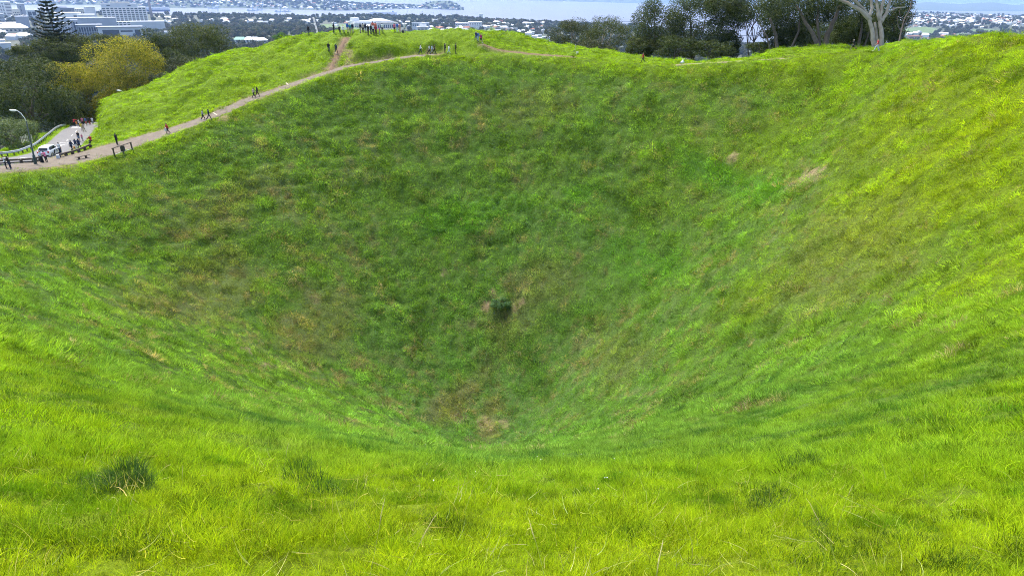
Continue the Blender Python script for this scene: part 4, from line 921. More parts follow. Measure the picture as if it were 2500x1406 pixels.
SHIPD = mat('ship_navy', (.05, .08, .17), .5, var=.05, scale=.02)
DARK = mat('dark_grey', (.04, .045, .055), .6)  # plain dark grey of the breakwaters and the ships' stern ramps
WIN = {}
def win_mesh(w_, h_):
    k = (round(w_, 1), round(h_, 1))
    if k not in WIN:
        me = MB().box((0, 0, 0), (w_, .5, h_)).mesh('window'); me.materials.append(GLASS); WIN[k] = me
    return WIN[k]
def bld(name, label, x0, x1, y0, y1, d, thick, m, wins=(), cat='building', group=None, yaw=0.0, cap=None, base=True, over=0, auto=False):
    if auto:
        q = landhit((x0 + x1) / 2, y1)
        if q is not None: thick = thick * (float((q - np.array((0, 0, EYE))) @ nf) / d); d = float((q - np.array((0, 0, EYE))) @ nf)
    cx, cy = (x0 + x1) / 2, (y0 + y1) / 2; B = P(cx, y1, d); vs_ = vscale(cy, d); h = (y1 - y0) / vs_; w_ = (x1 - x0) * d / FPX
    zg = min(B[2], float(land(B[0], B[1]))) - 1.5 if base else B[2]
    t = empty(name, (B[0], B[1], zg), -math.atan2(B[0], B[1]) + yaw, label, cat, group); z1 = B[2] - zg + h
    MB().box((0, thick / 2, z1 / 2), (w_, thick, z1)).build('wall', m, t)
    if cap is not None: MB().box((0, thick / 2, z1 + .6), (w_ + 1 + over, thick + 1 + over, 1.2)).build('roof', cap, t)
    for rows, cols, u0, u1, v0, v1, fu, fv in wins:
        cw, ch = (u1 - u0) * w_ / cols, (v1 - v0) * h / rows; wm = win_mesh(cw * fu, ch * fv)
        for i in range(rows):
            for j in range(cols):
                link('window', wm, t, None, (-w_ / 2 + u0 * w_ + (j + .5) * cw, -.05, z1 - v0 * h - (i + .5) * ch))
    return t, w_, h, z1
# hospital: slab block, penthouse, podium, wings
t, w_, h, z1 = bld('hospital_tower', 'big white hospital slab with rows of dark windows', 262, 357, 18, 53, 1980, 24, WHITE, [(7, 11, .01, .99, .04, .98, .70, .56)])
MB().box((-.09 * w_, 12, z1 + 5), (.80 * w_, 18, 10)).build('penthouse', PALE, t); MB().box((-.06 * w_, 12, z1 + 12), (.42 * w_, 12, 4)).build('plant_room', CREAM, t)
for sx in (-.33, .13): link('window', win_mesh(9, 2.6), t, None, (sx * w_, 2.9, z1 + 4))
bld('hospital_block', 'low white window block below the big hospital slab', 275, 327, 53.5, 64, 1900, 20, WHITE, [(2, 6, .01, .99, .05, .97, .70, .5)])
bld('hospital_podium', 'plain pale grey podium right of the white hospital block', 327.5, 401, 54, 76, 1880, 30, PALE, cap=ROOFW)
bld('hospital_wing', 'dark glass hospital wing with tall white mullions', 200, 249, 62, 92, 1560, 26, GREYB, [(2, 9, .02, .98, .16, .98, .72, .86)], cap=ROOFG, over=6)
bld('hospital_wing', 'grey hospital wing with small square windows beside the pine', 150, 182, 58, 92, 1580, 24, PALE, [(3, 5, .1, .98, .25, .72, .6, .55)], cap=ROOFG, over=6)
bld('stair_tower', 'narrow dark stair tower between the two grey wings', 183, 199, 49, 92, 1565, 20, GREYB, [(1, 2, .25, .95, .12, .98, .5, .98)])
bld('hospital_hall', 'long grey roof floating above the glass wings', 142, 275, 45, 58, 1640, 30, ROOFG, cap=PALE)
bld('hospital_entrance', 'white framed hospital entrance with dark band windows', 252, 345, 67, 95, 1500, 26, PALE, [(1, 1, .09, .47, .2, .98, .98, .9), (1, 1, .50, .78, .3, .42, .98, .98), (1, 1, .82, .96, .2, .98, .9, .9)], cap=ROOFG, over=5)
bld('office_block', 'dark slate glass office block above the hospital roofs', 154, 185, 20, 40, 2350, 30, SLATE, [(1, 8, .15, .7, .2, .95, .5, .98)])
bld('office_block', 'mauve-grey stepped office block behind the slate one', 139, 165, 17, 36, 2420, 30, GREYB)
bld('apartment_block', 'small cream apartment block with grid of windows', 187, 207, 22, 40, 2300, 22, CREAM, [(5, 5, .05, .95, .08, .98, .55, .5)])
bld('concrete_tower', 'blank pale concrete tower left of the hospital slab', 214, 237, 19, 50, 2150, 24, PALE, cap=GREYB)
bld('apartment_tower', 'pale balcony tower at the top left corner', 1, 31, 5, 40, 2400, 26, WHITE, [(9, 3, .04, .52, .1, .98, .6, .45), (9, 1, .58, .98, .06, .98, .95, .4)])
bld('apartment_tower', 'slim grey-blue tower with one strip of windows', 50, 65, 11, 40, 2450, 22, GREYB, [(7, 1, .3, .55, .15, .95, .6, .5)], cap=PALE)
bld('low_building', 'cream low building between the two left towers', 34, 50, 23, 40, 2380, 22, CREAM, [(2, 4, .1, .95, .35, .95, .5, .5)])
bld('low_building', 'white low hall with glass end beside the slim tower', 69, 96, 24, 40, 2350, 30, WHITE, [(1, 2, .1, .75, .3, .95, .85, .9)])
bld('warehouse', 'broad white warehouse roof left of the concrete tower', 140, 196, 33, 50, 2050, 60, WHITE, [(1, 1, .7, .85, .3, .6, .8, .8)], cap=ROOFW)
bld('warehouse', 'pale warehouse with dark doorway below the concrete tower', 196, 232, 37, 52, 1990, 40, PALE, [(1, 1, .5, .82, .3, .8, .9, .8)], cap=ROOFW)
bld('parking_building', 'mauve parking building left of the pine', 48, 74, 42, 74, 1700, 40, GREYB, cap=ROOFG, auto=True)
bld('low_building', 'grey louvred block at the left edge under the tower', -6, 12, 34, 56, 1900, 26, PALE, [(6, 1, .05, .95, .08, .95, .95, .4)], auto=True)
bld('low_building', 'long flat-roofed pale building above the white hip roof', 8, 60, 57, 68, 1450, 30, CREAM, cap=ROOFW, over=4, auto=True)
t = MB(); h_ = landhit(34, 80); zg = float(land(h_[0], h_[1]))
rt = empty('hall', (h_[0], h_[1], zg - 1), -math.atan2(h_[0], h_[1]), 'wide white hip-roofed hall at the left edge', 'building'); zz_ = 7.0; rt.scale = (1.9, 1.9, 1.9)
MB().box((0, 8, zz_ / 2), (36, 16, zz_)).build('wall', CREAM, rt); MB().gable((0, 8), 38, 18, zz_, 6, 0, 9, .8).build('roof', ROOFW, rt)
for i in range(6): link('window', win_mesh(2.5, 2.2), rt, None, (-13 + i * 5.2, -.05, zz_ - 3.5))
bld('low_building', 'white modern house at the left edge beside the trees', -8, 17, 101, 128, 420, 14, WHITE, [(2, 1, .1, .5, .3, .98, .9, .35)], cap=ROOFG, auto=True)
bld('low_building', 'grey-roofed house half hidden by olive trees', 8, 30, 108, 130, 400, 10, PALE, cap=ROOFG, auto=True)
bld('low_building', 'low pale shed behind the dark tree right of autumn tree', 405, 424, 79, 92, 700, 12, WHITE, [(1, 1, .2, .45, .3, .8, .8, .8)], cap=ROOFG, auto=True)
bld('stadium_hall', 'broad pale curved-roof hall beyond the hospital', 378, 432, 44, 54, 2700, 90, PALE, cap=ROOFW, over=8)
bld('low_building', 'long white wharf shed beyond the hospital', 400, 470, 48, 53, 3300, 60, WHITE, cap=ROOFG, over=4)
# tall tapering mast
b_ = P(373, 52, 2600); tp = P(371, -12, 2600); zg = float(land(b_[0], b_[1]))
m_t = empty('mast', (b_[0], b_[1], zg), 0, 'tall thin brown mast rising in front of the white ship', 'mast')
MB().tube([(0, 0, -2), (0, 0, (tp[2] - zg) * .5), (0, 0, tp[2] - zg)], [6.5, 5, 3], 8).build('pole', mat('mast_paint', (.34, .29, .30), .7), m_t, True)
MB().box((0, 0, (tp[2] - zg) * .93), (16, 10, 3)).build('platform', STEEL, m_t)
# museum: long colonnaded ranges round a court, copper dome behind
D0 = 2180
def mus():
    B = P(905, 80, D0); zg = float(land(B[0], B[1])) - 2; t = empty('museum', (B[0], B[1], zg), -math.atan2(B[0], B[1]) + .42, 'long white colonnaded museum with low copper-green domed roof', 'building')
    zb = B[2] - zg; z1 = zb + 27; m = MB(); S_ = CREAM
    def rng_(cx, cy, w_, dp, nwin, nm):
        MB().box((cx, cy, z1 / 2), (w_, dp, z1)).build(nm, S_, t); MB().box((cx, cy, z1 + 1.2), (w_ + 2.4, dp + 2.4, 2.4)).build('cornice', CREAM, t)
        MB().box((cx, cy, z1 + 4.2), (w_ - 2, dp - 2, 3.6)).build('parapet', PALE, t)
        cw = w_ / nwin
        for i in range(nwin):
            x = cx - w_ / 2 + (i + .5) * cw; link('window', win_mesh(cw * .42, 11), t, None, (x, cy - dp / 2 - .05, z1 - 11)); link('window', win_mesh(cw * .42, 4), t, None, (x, cy - dp / 2 - .05, z1 - 22))
        for i in range(nwin + 1):
            MB().tube([(cx - w_ / 2 + i * cw, cy - dp / 2 - .9, zb), (cx - w_ / 2 + i * cw, cy - dp / 2 - .9, z1)], [1.1, .9], 6, False).build('column', WHITE, t, True)
    rng_(-18, 10, 82, 26, 13, 'south_range'); 
    MB().box((64, 52, z1 / 2), (118, 30, z1)).build('east_range', S_, t)
    MB().box((64, 52, z1 + 1.2), (121, 33, 2.4)).build('cornice', CREAM, t)
    for i in range(15):
        link('window', win_mesh(3.0, 11), t, None, (9 + i * 7.8, 36.95, z1 - 11)); link('window', win_mesh(3.0, 4), t, None, (9 + i * 7.8, 36.95, z1 - 22))
    MB().box((-10, 50, z1 / 2 + 4), (70, 40, z1 + 8)).build('central_hall', PALE, t)
    MB().box((-30, 60, z1 + 12), (26, 20, 12)).build('lantern', WHITE, t)
    dm = MB(); n_ = 28; prof = [(0, 9), (.25, 8.6), (.5, 6.4), (.72, 3.2), (.9, 1.2), (1.0, 0)]; rings = []
    for f_, hz in prof:
        rings.append([(62 + 48 * f_ * math.cos(2 * np.pi * i / n_), 70 + 26 * f_ * math.sin(2 * np.pi * i / n_), z1 + 6 + hz + 1.6 * f_ * math.cos(6 * np.pi * i / n_)) for i in range(n_)])
    dm.add([p for r_ in rings for p in r_], [(k * n_ + i, (k + 1) * n_ + i, (k + 1) * n_ + (i + 1) % n_, k * n_ + (i + 1) % n_) for k in range(len(rings) - 1) for i in range(n_)]); dm.build('dome_roof', mat('dome_copper', (.42, .47, .47), .55, var=.1, scale=.05), t, True)
    MB().box((62, 70, z1 + 3), (98, 54, 6)).build('dome_drum', PALE, t)
mus()
# apartments, brick block, tower crane and others right of the museum
t, w_, h, z1 = bld('apartment_tower', 'stepped white apartment tower with balconies behind the platform', 1018, 1046, 66, 84, 1150, 16, WHITE, [(4, 3, .06, .94, .1, .98, .72, .42)])
MB().box((1, 9, z1 + 2), (w_ * .6, 10, 4)).build('penthouse', WHITE, t); MB().box((2, 9, z1 + 5.2), (w_ * .3, 6, 2.4)).build('plant_room', PALE, t)
for i in range(5): MB().box((0, -1.0, z1 - h * (.02 + .235 * i)), (w_ * .98, 2.0, .5)).build('balcony', WHITE, t)
bld('brick_block', 'red brick block on the ridge above the tower crane', 1205, 1228, 51, 64, 2700, 26, BRICK, [(2, 4, .1, .95, .2, .9, .5, .4)], cap=BRICK)
bld('apartment_tower', 'pale high-rise standing alone against the water', 1170, 1179, 35, 52, 3500, 18, WHITE, [(6, 2, .1, .9, .1, .95, .5, .4)])
bld('low_building', 'long grey office range above the dark woods', 1112, 1150, 58, 64, 2300, 30, PALE, [(1, 9, .02, .98, .2, .8, .7, .6)], cap=ROOFW)
bld('low_building', 'white block with raised plant room above the dark woods', 1144, 1176, 55, 64, 2250, 30, WHITE, [(2, 5, .05, .95, .2, .95, .5, .4)], cap=ROOFW)
bld('low_building', 'long pale college building right of the apartment tower', 1006, 1048, 57, 66, 1900, 20, PALE, [(2, 8, .02, .98, .15, .95, .6, .5)], cap=ROOFG)
bld('low_building', 'long white shed roof under the tower crane jib', 1182, 1232, 65, 70, 1500, 20, WHITE, cap=ROOFW, over=3, auto=True)
AG = 'white flats at the end of the mound'
for i, (a, b, c, dd, ds) in enumerate([(1281, 1297, 83, 102, 'white flat block at the left end of the white cluster'), (1286, 1304, 80, 96, 'grey-topped flat block at the back of the white cluster'), (1299, 1312, 90, 112, 'small white stepped block in front of the white cluster'), (1306, 1322, 88, 104, 'grey gabled block in the middle of the white cluster'), (1310, 1330, 95, 114, 'long white terrace at the front of the white cluster'), (1322, 1342, 92, 114, 'white terrace nearest the rim trees')]):
    bld('flat_block', ds, a, b, c, dd + 8, 900 - 20 * i, 12, WHITE if i != 3 else PALE, [(3, 3, .08, .95, .12, .95, .5, .45)], group=AG, cap=ROOFG if i % 2 else ROOFW, auto=True)
def tower_crane():
    b = P(1240, 90, 1350); tp = P(1241, 60, 1350); zg = float(land(b[0], b[1])); t = empty('tower_crane', (b[0], b[1], zg), -math.atan2(b[0], b[1]), 'white tower crane with long level jib behind the grassy rim', 'crane'); H = tp[2] - zg
    def truss(m, a, b_, s, n):
        a, b_ = np.array(a, float), np.array(b_, float); d = b_ - a; ax = (np.array((0, s / 2, 0)), np.array((s / 2, 0, 0)) if abs(d[0]) < abs(d[2]) else np.array((0, 0, s / 2)))
        cs = [ax[0] + ax[1], ax[0] - ax[1], -ax[0] - ax[1], -ax[0] + ax[1]]
        for c in cs: m.bar(a + c, b_ + c, .35)
        for i in range(n):
            p, q = a + d * i / n, a + d * (i + 1) / n
            for k in range(4): m.bar(p + cs[k], q + cs[(k + 1) % 4], .22)
    m = MB(); truss(m, (0, 0, -1), (0, 0, H), 2.4, 18); m.build('mast', WHITE, t)
    m = MB(); truss(m, (0, 0, H - 7), (-48, 0, H - 7), 1.9, 22); m.build('jib', WHITE, t)
    m = MB(); truss(m, (0, 0, H - 7), (20, 0, H - 7), 1.9, 8); m.build('counter_jib', WHITE, t)
    MB().box((19, 0, H - 8.5), (5, 3, 4)).build('counterweight', PALE, t); m = MB(); m.bar((0, 0, H), (-36, 0, H - 6), .3); m.bar((0, 0, H), (18, 0, H - 6), .3); m.build('tie_rod', STEEL, t)
tower_crane()
bld('hall', 'salmon-coloured gabled hall below the green field on the right', 2216, 2247, 89, 97, 1750, 14, mat('salmon_render', (.60, .40, .33), .75), [(1, 4, .1, .9, .3, .9, .5, .6)], cap=TERRA, over=3, auto=True)
bld('school', 'terracotta-roofed house right of the salmon hall', 2266, 2286, 94, 101, 1650, 12, CREAM, [(1, 3, .1, .9, .3, .9, .5, .5)], cap=TERRA, over=4, auto=True)
bld('school', 'white low house in front of the salmon hall', 2217, 2228, 96, 102, 1600, 10, WHITE, cap=ROOFW, over=2, auto=True)
bld('school', 'white flat-roofed shed right of the salmon hall foot', 2240, 2250, 98, 102, 1600, 10, WHITE, cap=ROOFW, over=2, auto=True)
for i, (a, b, c, dd, rf, lb) in enumerate([(572, 599, 97, 106, GREENR, 'green-roofed villa beyond the lower terrace'), (600, 618, 98, 106, ROOFW, 'white-roofed villa between green and grey roofs beyond the terrace'), (615, 637, 95, 106, ROOFG, 'gabled grey-roofed villa beyond the lower terrace'), (630, 655, 100, 107, ROOFW, 'low white-roofed villa nearest the dark skyline bush')]):
    f = landhit((a + b) / 2, dd); kv = float((f - np.array((0, 0, EYE))) @ nf) / 620; zg = float(land(f[0], f[1])); t = empty('villa', (f[0], f[1], zg), -math.atan2(f[0], f[1]) + .2 * (i - 1), lb, 'house', 'villas beyond the terrace'); wv_ = (b - a) * 620 / FPX; hz = 3.0; t.scale = (kv, kv, kv)
    MB().box((0, 5, hz / 2), (wv_, 9, hz)).build('wall', WHITE, t); MB().gable((0, 5), wv_, 9, hz, 2.4, 0, 2.2, .6).build('roof', rf, t); link('window', win_mesh(1.8, 1.3), t, None, (-wv_ * .2, .45, hz - 1.3)); link('window', win_mesh(1.8, 1.3), t, None, (wv_ * .2, .45, hz - 1.3))
# leaning lattice mast behind the platform
a0, b0 = P(765, 43, 150), P(784, 88, 146); b0[2] = min(b0[2], float(TH(b0[0], b0[1])) - .2); t = empty('lattice_mast', b0, 0, 'leaning white lattice mast behind the skyline left of the platform', 'mast'); dv = a0 - b0
m = MB(); s = .16; cs = [np.array(c) for c in ((s, 0, 0), (-s, 0, 0), (0, s, 0))]
for c in cs: m.bar(c, dv + c, .05)
m.build('chord', WHITE, t); m = MB()
for i in range(14):
    for k in range(3): m.bar(dv * i / 14 + cs[k], dv * (i + 1) / 14 + cs[(k + 1) % 3], .035)
m.build('lacing', STEEL, t)

# ------------------------------------------------------------------ port, ships, boats
w_pts = [sea(x, y, 3) for x, y in ((485, 37), (560, 38.5), (640, 41), (720, 43.5), (800, 47), (845, 51), (845, 58), (700, 57), (560, 55), (480, 52))]
MB().prism([(p[0], p[1]) for p in w_pts][::-1], -3, 3).build('wharf', mat('wharf_concrete', (.42, .40, .40), .85, col2=(.30, .29, .29), scale=.02), None); tag(bpy.data.objects['wharf'], 'concrete container wharf beside the harbour', kind='structure')
def quay_crane(px, py, label, boom_up=True, k=1.0):
    B = sea(px, py, 3); t = empty('container_crane', B, -math.atan2(B[0], B[1]) + .25, label, 'crane', 'container cranes on the wharf'); H = 42 * k
    for x in (-11, 11):
        for y in (-13, 13): MB().bar((x, y, 0), (x, y, H), 2.0).build('leg', CRANE_C, t)
    m = MB()
    for y in (-13, 13): m.bar((-11, y, 13), (11, y, 13), 1.6); m.bar((-11, y, H), (11, y, H), 2.0); m.bar((-11, y, 13), (11, y, H), .9)
    for x in (-11, 11): m.bar((x, -13, 17), (x, 13, 17), 1.6); m.bar((x, -13, H), (x, 13, H), 2)
    m.build('cross_beam', CRANE_C, t)
    MB().bar((-24, 0, H + 2.5), (30, 0, H + 2.5), 4, 3).build('girder', CRANE_B, t); MB().box((-14, 0, H + 7), (14, 8, 7)).build('machine_house', CRANE_C, t)
    m = MB(); m.bar((11, 0, H + 3), (11, 0, H + 26), 1.6); m.bar((-11, 0, H + 3), (11, 0, H + 26), 1.2); m.build('a_frame', CRANE_C, t)
    if boom_up: MB().bar((14, 0, H + 4), (26, 0, H + 56), 3, 3).build('boom', CRANE_B, t)
    else: MB().bar((14, 0, H + 3), (66, 0, H + 3), 3, 3).build('boom', CRANE_B, t)
for a in ((517, 37.6, 'leftmost container crane at the wharf end'), (530, 38.0, 'second container crane from the left end of the wharf'), (614, 44.5, 'tall blue-boomed container crane in the middle of the wharf'), (626, 43.5, 'middle container crane of the central three'), (637, 42.5, 'right-hand container crane of the central three'), (682, 48.0, 'left crane of the right-hand crane pair'), (702, 47.0, 'rightmost container crane on the wharf')): quay_crane(*a)
cmats = [mat('container_%d' % i, c, .6) for i, c in enumerate([(.40, .10, .07), (.10, .18, .36), (.45, .45, .46), (.42, .24, .10), (.12, .28, .20)])]
CONT = []
for i, m_ in enumerate(cmats):
    q = MB()
    for k in range(3): q.box((0, 0, 1.35 + 2.7 * k), (12.2 * 2, 12, 2.55), 0)
    me = q.mesh('container_stack'); me.materials.append(m_); CONT.append(me)
r = np.random.default_rng(5)
for i in range(64):
    px = r.uniform(560, 835); py = np.interp(px, [560, 640, 720, 800, 835], [41, 44, 47, 50, 53]) + r.uniform(-.6, 4.2); p = sea(px, py, 3)
    ck = int(r.integers(0, 5)); tag(link('container_stack', CONT[ck], None, None, p, r.uniform(-.1, .1) + .4, (1, 1, r.uniform(.6, 1.4))), 'stack of %s shipping containers on the wharf' % ['red', 'blue', 'grey', 'orange-brown', 'green'][ck], 'container', '%s container stacks on the wharf' % ['red', 'blue', 'grey', 'orange-brown', 'green'][ck])
def ship(px, py, L, label, hull_m, rz, letters=False):
    B = sea(px, py, 0); t = empty('car_carrier', B, rz - math.atan2(B[0], B[1]), label, 'ship'); W = 30
    pr = lambda s: [(-L / 2, -W / 2 * s), (L / 2 - 22, -W / 2 * s), (L / 2 - 8, -W / 4 * s), (L / 2, 0), (L / 2 - 8, W / 4 * s), (L / 2 - 22, W / 2 * s), (-L / 2, W / 2 * s)]
    MB().prism(pr(.92), -3, 12).build('hull', hull_m, t); MB().prism([(x * .985, y) for x, y in pr(1.0)], 12.05, 29).build('superstructure', WHITE, t)
    b = MB().box((L / 2 - 38, 0, 31.5), (20, 24, 5)).build('bridge', WHITE, t); m = MB(); m.box((L / 2 - 27.9, 0, 32), (.3, 22, 1.6)); m.build('window', GLASS, b)
    MB().box((-L / 2 + 30, 0, 33), (10, 8, 8)).build('funnel', hull_m, t); MB().bar((L / 2 - 45, 0, 31), (L / 2 - 45, 0, 46), .8).build('mast', STEEL, t)
    MB().box((-L / 2 - 8, 0, 8), (16, 9, 1.2)).build('stern_ramp', DARK, t)
    if letters:
        for i in range(20):
            if i in (7, 12, 13): continue
            MB().box((-L * .36 + i * L * .034, -W / 2 - .25, 21), (2.6 + (i * 7 % 3) * .5, .3, 4.5)).build('lettering', GREYB, t)
ship(936, 40.5, 205, 'blue and white car carrier sailing on the harbour', SHIPB, math.pi)
ship(372, 28.5, 250, 'white car carrier with navy hull behind the hospital', SHIPD, 0.0, True)
for i, (px, py) in enumerate([(996, 30.5), (1032, 31.5), (1053, 33), (1059, 34), (1103, 36), (1298, 27), (1446, 30), (1405, 31), (1247, 24)]):
    B = sea(px, py, 0); t = empty('sailing_boat', B, r.uniform(-.5, .5), 'tiny sailing boat out on the pale water', 'boat', 'sailing boats on the harbour')
    MB().prism([(-5, -1.5), (3, -1.6), (6.5, 0), (3, 1.6), (-5, 1.5)], -.4, 1.3).build('hull', WHITE, t); MB().bar((.5, 0, 1.3), (.5, 0, 17), .25).build('mast', STEEL, t)
    MB().add([(.3, -.03, 2.6), (-4.8, -.03, 2.8), (.4, -.03, 16.5), (.3, .03, 2.6), (-4.8, .03, 2.8), (.4, .03, 16.5)], [(0, 1, 2), (5, 4, 3), (0, 3, 4, 1), (1, 4, 5, 2), (2, 5, 3, 0)]).build('sail', WHITE, t)
for a, b, hw, lb in (((1375, 56.5), (1560, 53), 7, 'thin dark breakwater across the pale bay'), ((1520, 59.5), (1575, 57.5), 8, 'short pale breakwater near the rim trees'), ((1700, 92), (1990, 83), 9, 'dark causeway glimpsed through the gap in the trees')):
    p, q = sea(*a, 0), sea(*b, 0); n_ = np.array((-(q - p)[1], (q - p)[0])); n_ = n_ / np.linalg.norm(n_) * hw; m = MB(); N_ = 24; pts = [p + (q - p) * i / N_ for i in range(N_ + 1)]
    m.add([(x[0] + s * n_[0] * k_, x[1] + s * n_[1] * k_, z) for i, x in enumerate(pts) for s, k_, z in ((-1, 1, -1), (-1, .5, 2.2), (1, .5, 2.2), (1, 1, -1))], [(i * 4 + k, i * 4 + k + 1, i * 4 + 4 + k + 1, i * 4 + 4 + k) for i in range(N_) for k in range(3)]); tag(m.build('breakwater', DARK), lb, 'breakwater')

# ------------------------------------------------------------------ houses
HM = []
for wl_, rf in ((WHITE, ROOFG), (WHITE, ROOFW), (CREAM, TERRA), (WHITE, ROOFW), (CREAM, ROOFG), (WHITE, ROOFW), (PALE, ROOFW)):
    q = MB(); q.box((0, 0, 2.0), (16, 10, 7)); nb = len(q.f); q.gable((0, 0), 16, 10, 5.5, 3.0, 0, 1.5, .5); me = q.mesh('house'); me.materials.append(wl_); me.materials.append(rf)
    for i in range(nb, len(me.polygons)): me.polygons[i].material_index = 1
    HM.append(me)
ROOFN = ['grey-roofed', 'white-roofed', 'terracotta-roofed', 'white-roofed', 'grey-roofed', 'white-roofed', 'white-roofed']
def house(p, s, lb, gp_, rz=None):
    k = int(r.integers(0, len(HM))); lb = 'small ' + ROOFN[k] + ' ' + lb
    tag(link('house', HM[k], None, None, p, r.uniform(0, 3.14) if rz is None else rz, (s * r.uniform(.8, 1.3), s, s * r.uniform(.8, 1.2))), lb, 'house', gp_)
n_ = 0
while n_ < 170:
    px, py = r.uniform(2190, 2500), 36 + 34 * r.beta(1.3, 1.6)
    if py < np.interp(px, [2190, 2290, 2330, 2360, 2500], [38, 33, 37, 36, 43]): continue
    p = landhit(px, py)
    if p is None: continue
    house(p, r.uniform(.85, 1.4), 'house on the far eastern suburb slope', 'houses of the eastern suburb'); n_ += 1
PE = []
while len(PE) < 320:
    px, py = r.uniform(2190, 2500), 36 + 30 * r.beta(1.2, 1.8)
    if py < np.interp(px, [2190, 2290, 2330, 2360, 2500], [38, 33, 37, 36, 43]): continue
    p = landhit(px, py)
    if p is not None: PE.append(p)
PE = np.array(PE); n = len(PE); s = r.uniform(.6, 1.1, n)
instancer('houses', PE, np.stack([0 * s, 0 * s, r.uniform(0, 3.1, n)], 1), np.stack([s * r.uniform(.8, 1.4, n), s, s], 1), r.integers(0, len(HM), n), np.ones((n, 3)), HM, 'mass of smaller far houses of the eastern suburb', 'houses')
M_FIELD = mat('field_grass', (.11, .17, .05), .9, col2=(.085, .13, .045), scale=.02)
for a, b, c, e, lb in ((2250, 76, 42, 9, 'green hill field below the eastern houses'), (2345, 87, 20, 4, 'small green field left of the right-hand hilltop'), (2400, 76, 30, 4, 'pale green field above the right-hand hilltop'), (845, 70, 34, 10, 'green park lawn left of the museum'), (800, 66, 18, 6, 'green park lawn behind the leaning mast')):
    vs = []; 
    for q in (0, .5, 1.0):
        for i in range(24 if q else 1):
            h = landhit(a + c * q * math.cos(i * .2618), b + e * q * math.sin(i * .2618))
            vs.append(h if h is not None else vs[-1])
    vs = [(v[0], v[1], float(land(v[0], v[1])) + (2.0 if k < 25 else .6)) for k, v in enumerate(vs)]
    fs = [(0, 1 + i, 1 + (i + 1) % 24) for i in range(24)] + [(1 + i, 25 + i, 25 + (i + 1) % 24, 1 + (i + 1) % 24) for i in range(24)]
    me = np_mesh('field', vs, fs, True); me.materials.append(M_FIELD); tag(link('field', me), lb, kind='structure')
gh, gw = PEN.shape[:2]
PH = []
for i in range(620):
    k = r.uniform(2, gh - 2); j = r.uniform(.3, 4.6) if r.uniform() < .7 else r.uniform(.2, 1.5); a, b = int(k), int(j)
    p = PEN[a, b] * (1 - (k - a)) + PEN[a + 1, b] * (k - a); p = p * (1 - (j - b)) + (PEN[a, b + 1] * (1 - (k - a)) + PEN[a + 1, b + 1] * (k - a)) * (j - b)
    if a > 132 and b > 1: continue
    PH.append(p)
PH = np.array(PH); n = len(PH); s = r.uniform(.8, 1.7, n)
instancer('houses', PH, np.stack([0 * s, 0 * s, r.uniform(0, 3.1, n)], 1), np.stack([s * r.uniform(.8, 1.4, n), s, s], 1), r.integers(0, len(HM), n), np.ones((n, 3)), HM, 'mass of small white houses on the peninsula across the harbour', 'houses')
for x0, x1, y0, y1, N_, lb, gp_ in ((1050, 1345, 56, 84, 70, 'house among trees beyond the platform mound', 'houses of the near suburb'), (400, 800, 52, 60, 36, 'building in the trees below the port', 'buildings below the port'), (0, 70, 44, 100, 22, 'house in the trees at the left edge', 'houses at the left edge'), (815, 1010, 56, 72, 20, 'house near the museum', 'houses round the museum'), (2205, 2330, 84, 106, 14, 'house in the woods below the green field', 'houses below the green field')):
    k = 0; tr_ = 0
    while k < N_ and tr_ < 2000:
        tr_ += 1; p = landhit(r.uniform(x0, x1), r.uniform(y0, y1))
        if p is None: continue
        house(p, r.uniform(.9, 1.6), lb, gp_); k += 1

# ------------------------------------------------------------------ suburban woods as one mass
def crown_proto(seed):
    rr = np.random.default_rng(seed); L = [(0, 0, .55, .55, .55, .45)]
    for i in range(7):
        a = i * .9 + rr.uniform(-.2, .2); L.append((.5 * math.cos(a), .5 * math.sin(a), rr.uniform(.3, .8), .38, .38, .33))
    me = crown(L, 420, .30, seed, shell=.7, wisp=.1); me.materials.append(M_WOOD); return me
M_WOOD = leafy('wood_leaf', [(.5, .5, .5), (.9, .9, .9), (1.3, 1.3, 1.3)], .25, attr='tint')
n = 46000; az_ = r.uniform(-R(54), R(54), n); d = np.exp(r.uniform(np.log(260), np.log(7600), n)); x, y = d * np.sin(az_), d * np.cos(az_)
sd = np.interp(az_, sh_az, sh_d); z = land(x, y); ok = (d < sd - 30) & (np.hypot(x - CX, y - CY) > 165)
dd_ = np.stack([x, y, z - EYE], 1); dz_ = dd_ @ nf; ppx, ppy = 1250 + FPX * (dd_ @ nr) / dz_, 703 - FPX * (dd_ @ nu) / dz_
FIELDS = [(2250, 76, 42, 9), (2345, 87, 20, 4), (2400, 76, 30, 4), (845, 70, 34, 11), (800, 66, 18, 6), (2480, 64, 30, 3), (920, 74, 74, 12), (1030, 78, 24, 8), (1310, 104, 38, 14), (612, 104, 48, 7), (25, 115, 30, 18), (30, 78, 40, 12), (2235, 96, 36, 6)]
for a, b, c, e in FIELDS: ok &= ((ppx - a) / c) ** 2 + ((ppy - b) / e) ** 2 > 1
ok &= ~((ppx > 2210) & (ppy < 68) & (r.uniform(0, 1, n) < .2))
ok &= ~((ppx > 60) & (ppx < 420) & (ppy < 78) & (d > 900) & (r.uniform(0, 1, n) < .75))
x, y, z, d = x[ok], y[ok], z[ok], d[ok]; n = len(x); s = r.uniform(5.0, 9.5, n) * np.where(d > 2500, 1.25, 1)
base_c = np.array([(.055, .080, .038), (.072, .098, .045), (.090, .102, .055), (.045, .066, .038), (.105, .105, .066)])[r.integers(0, 5, n)] * r.uniform(.7, 1.3, (n, 1))
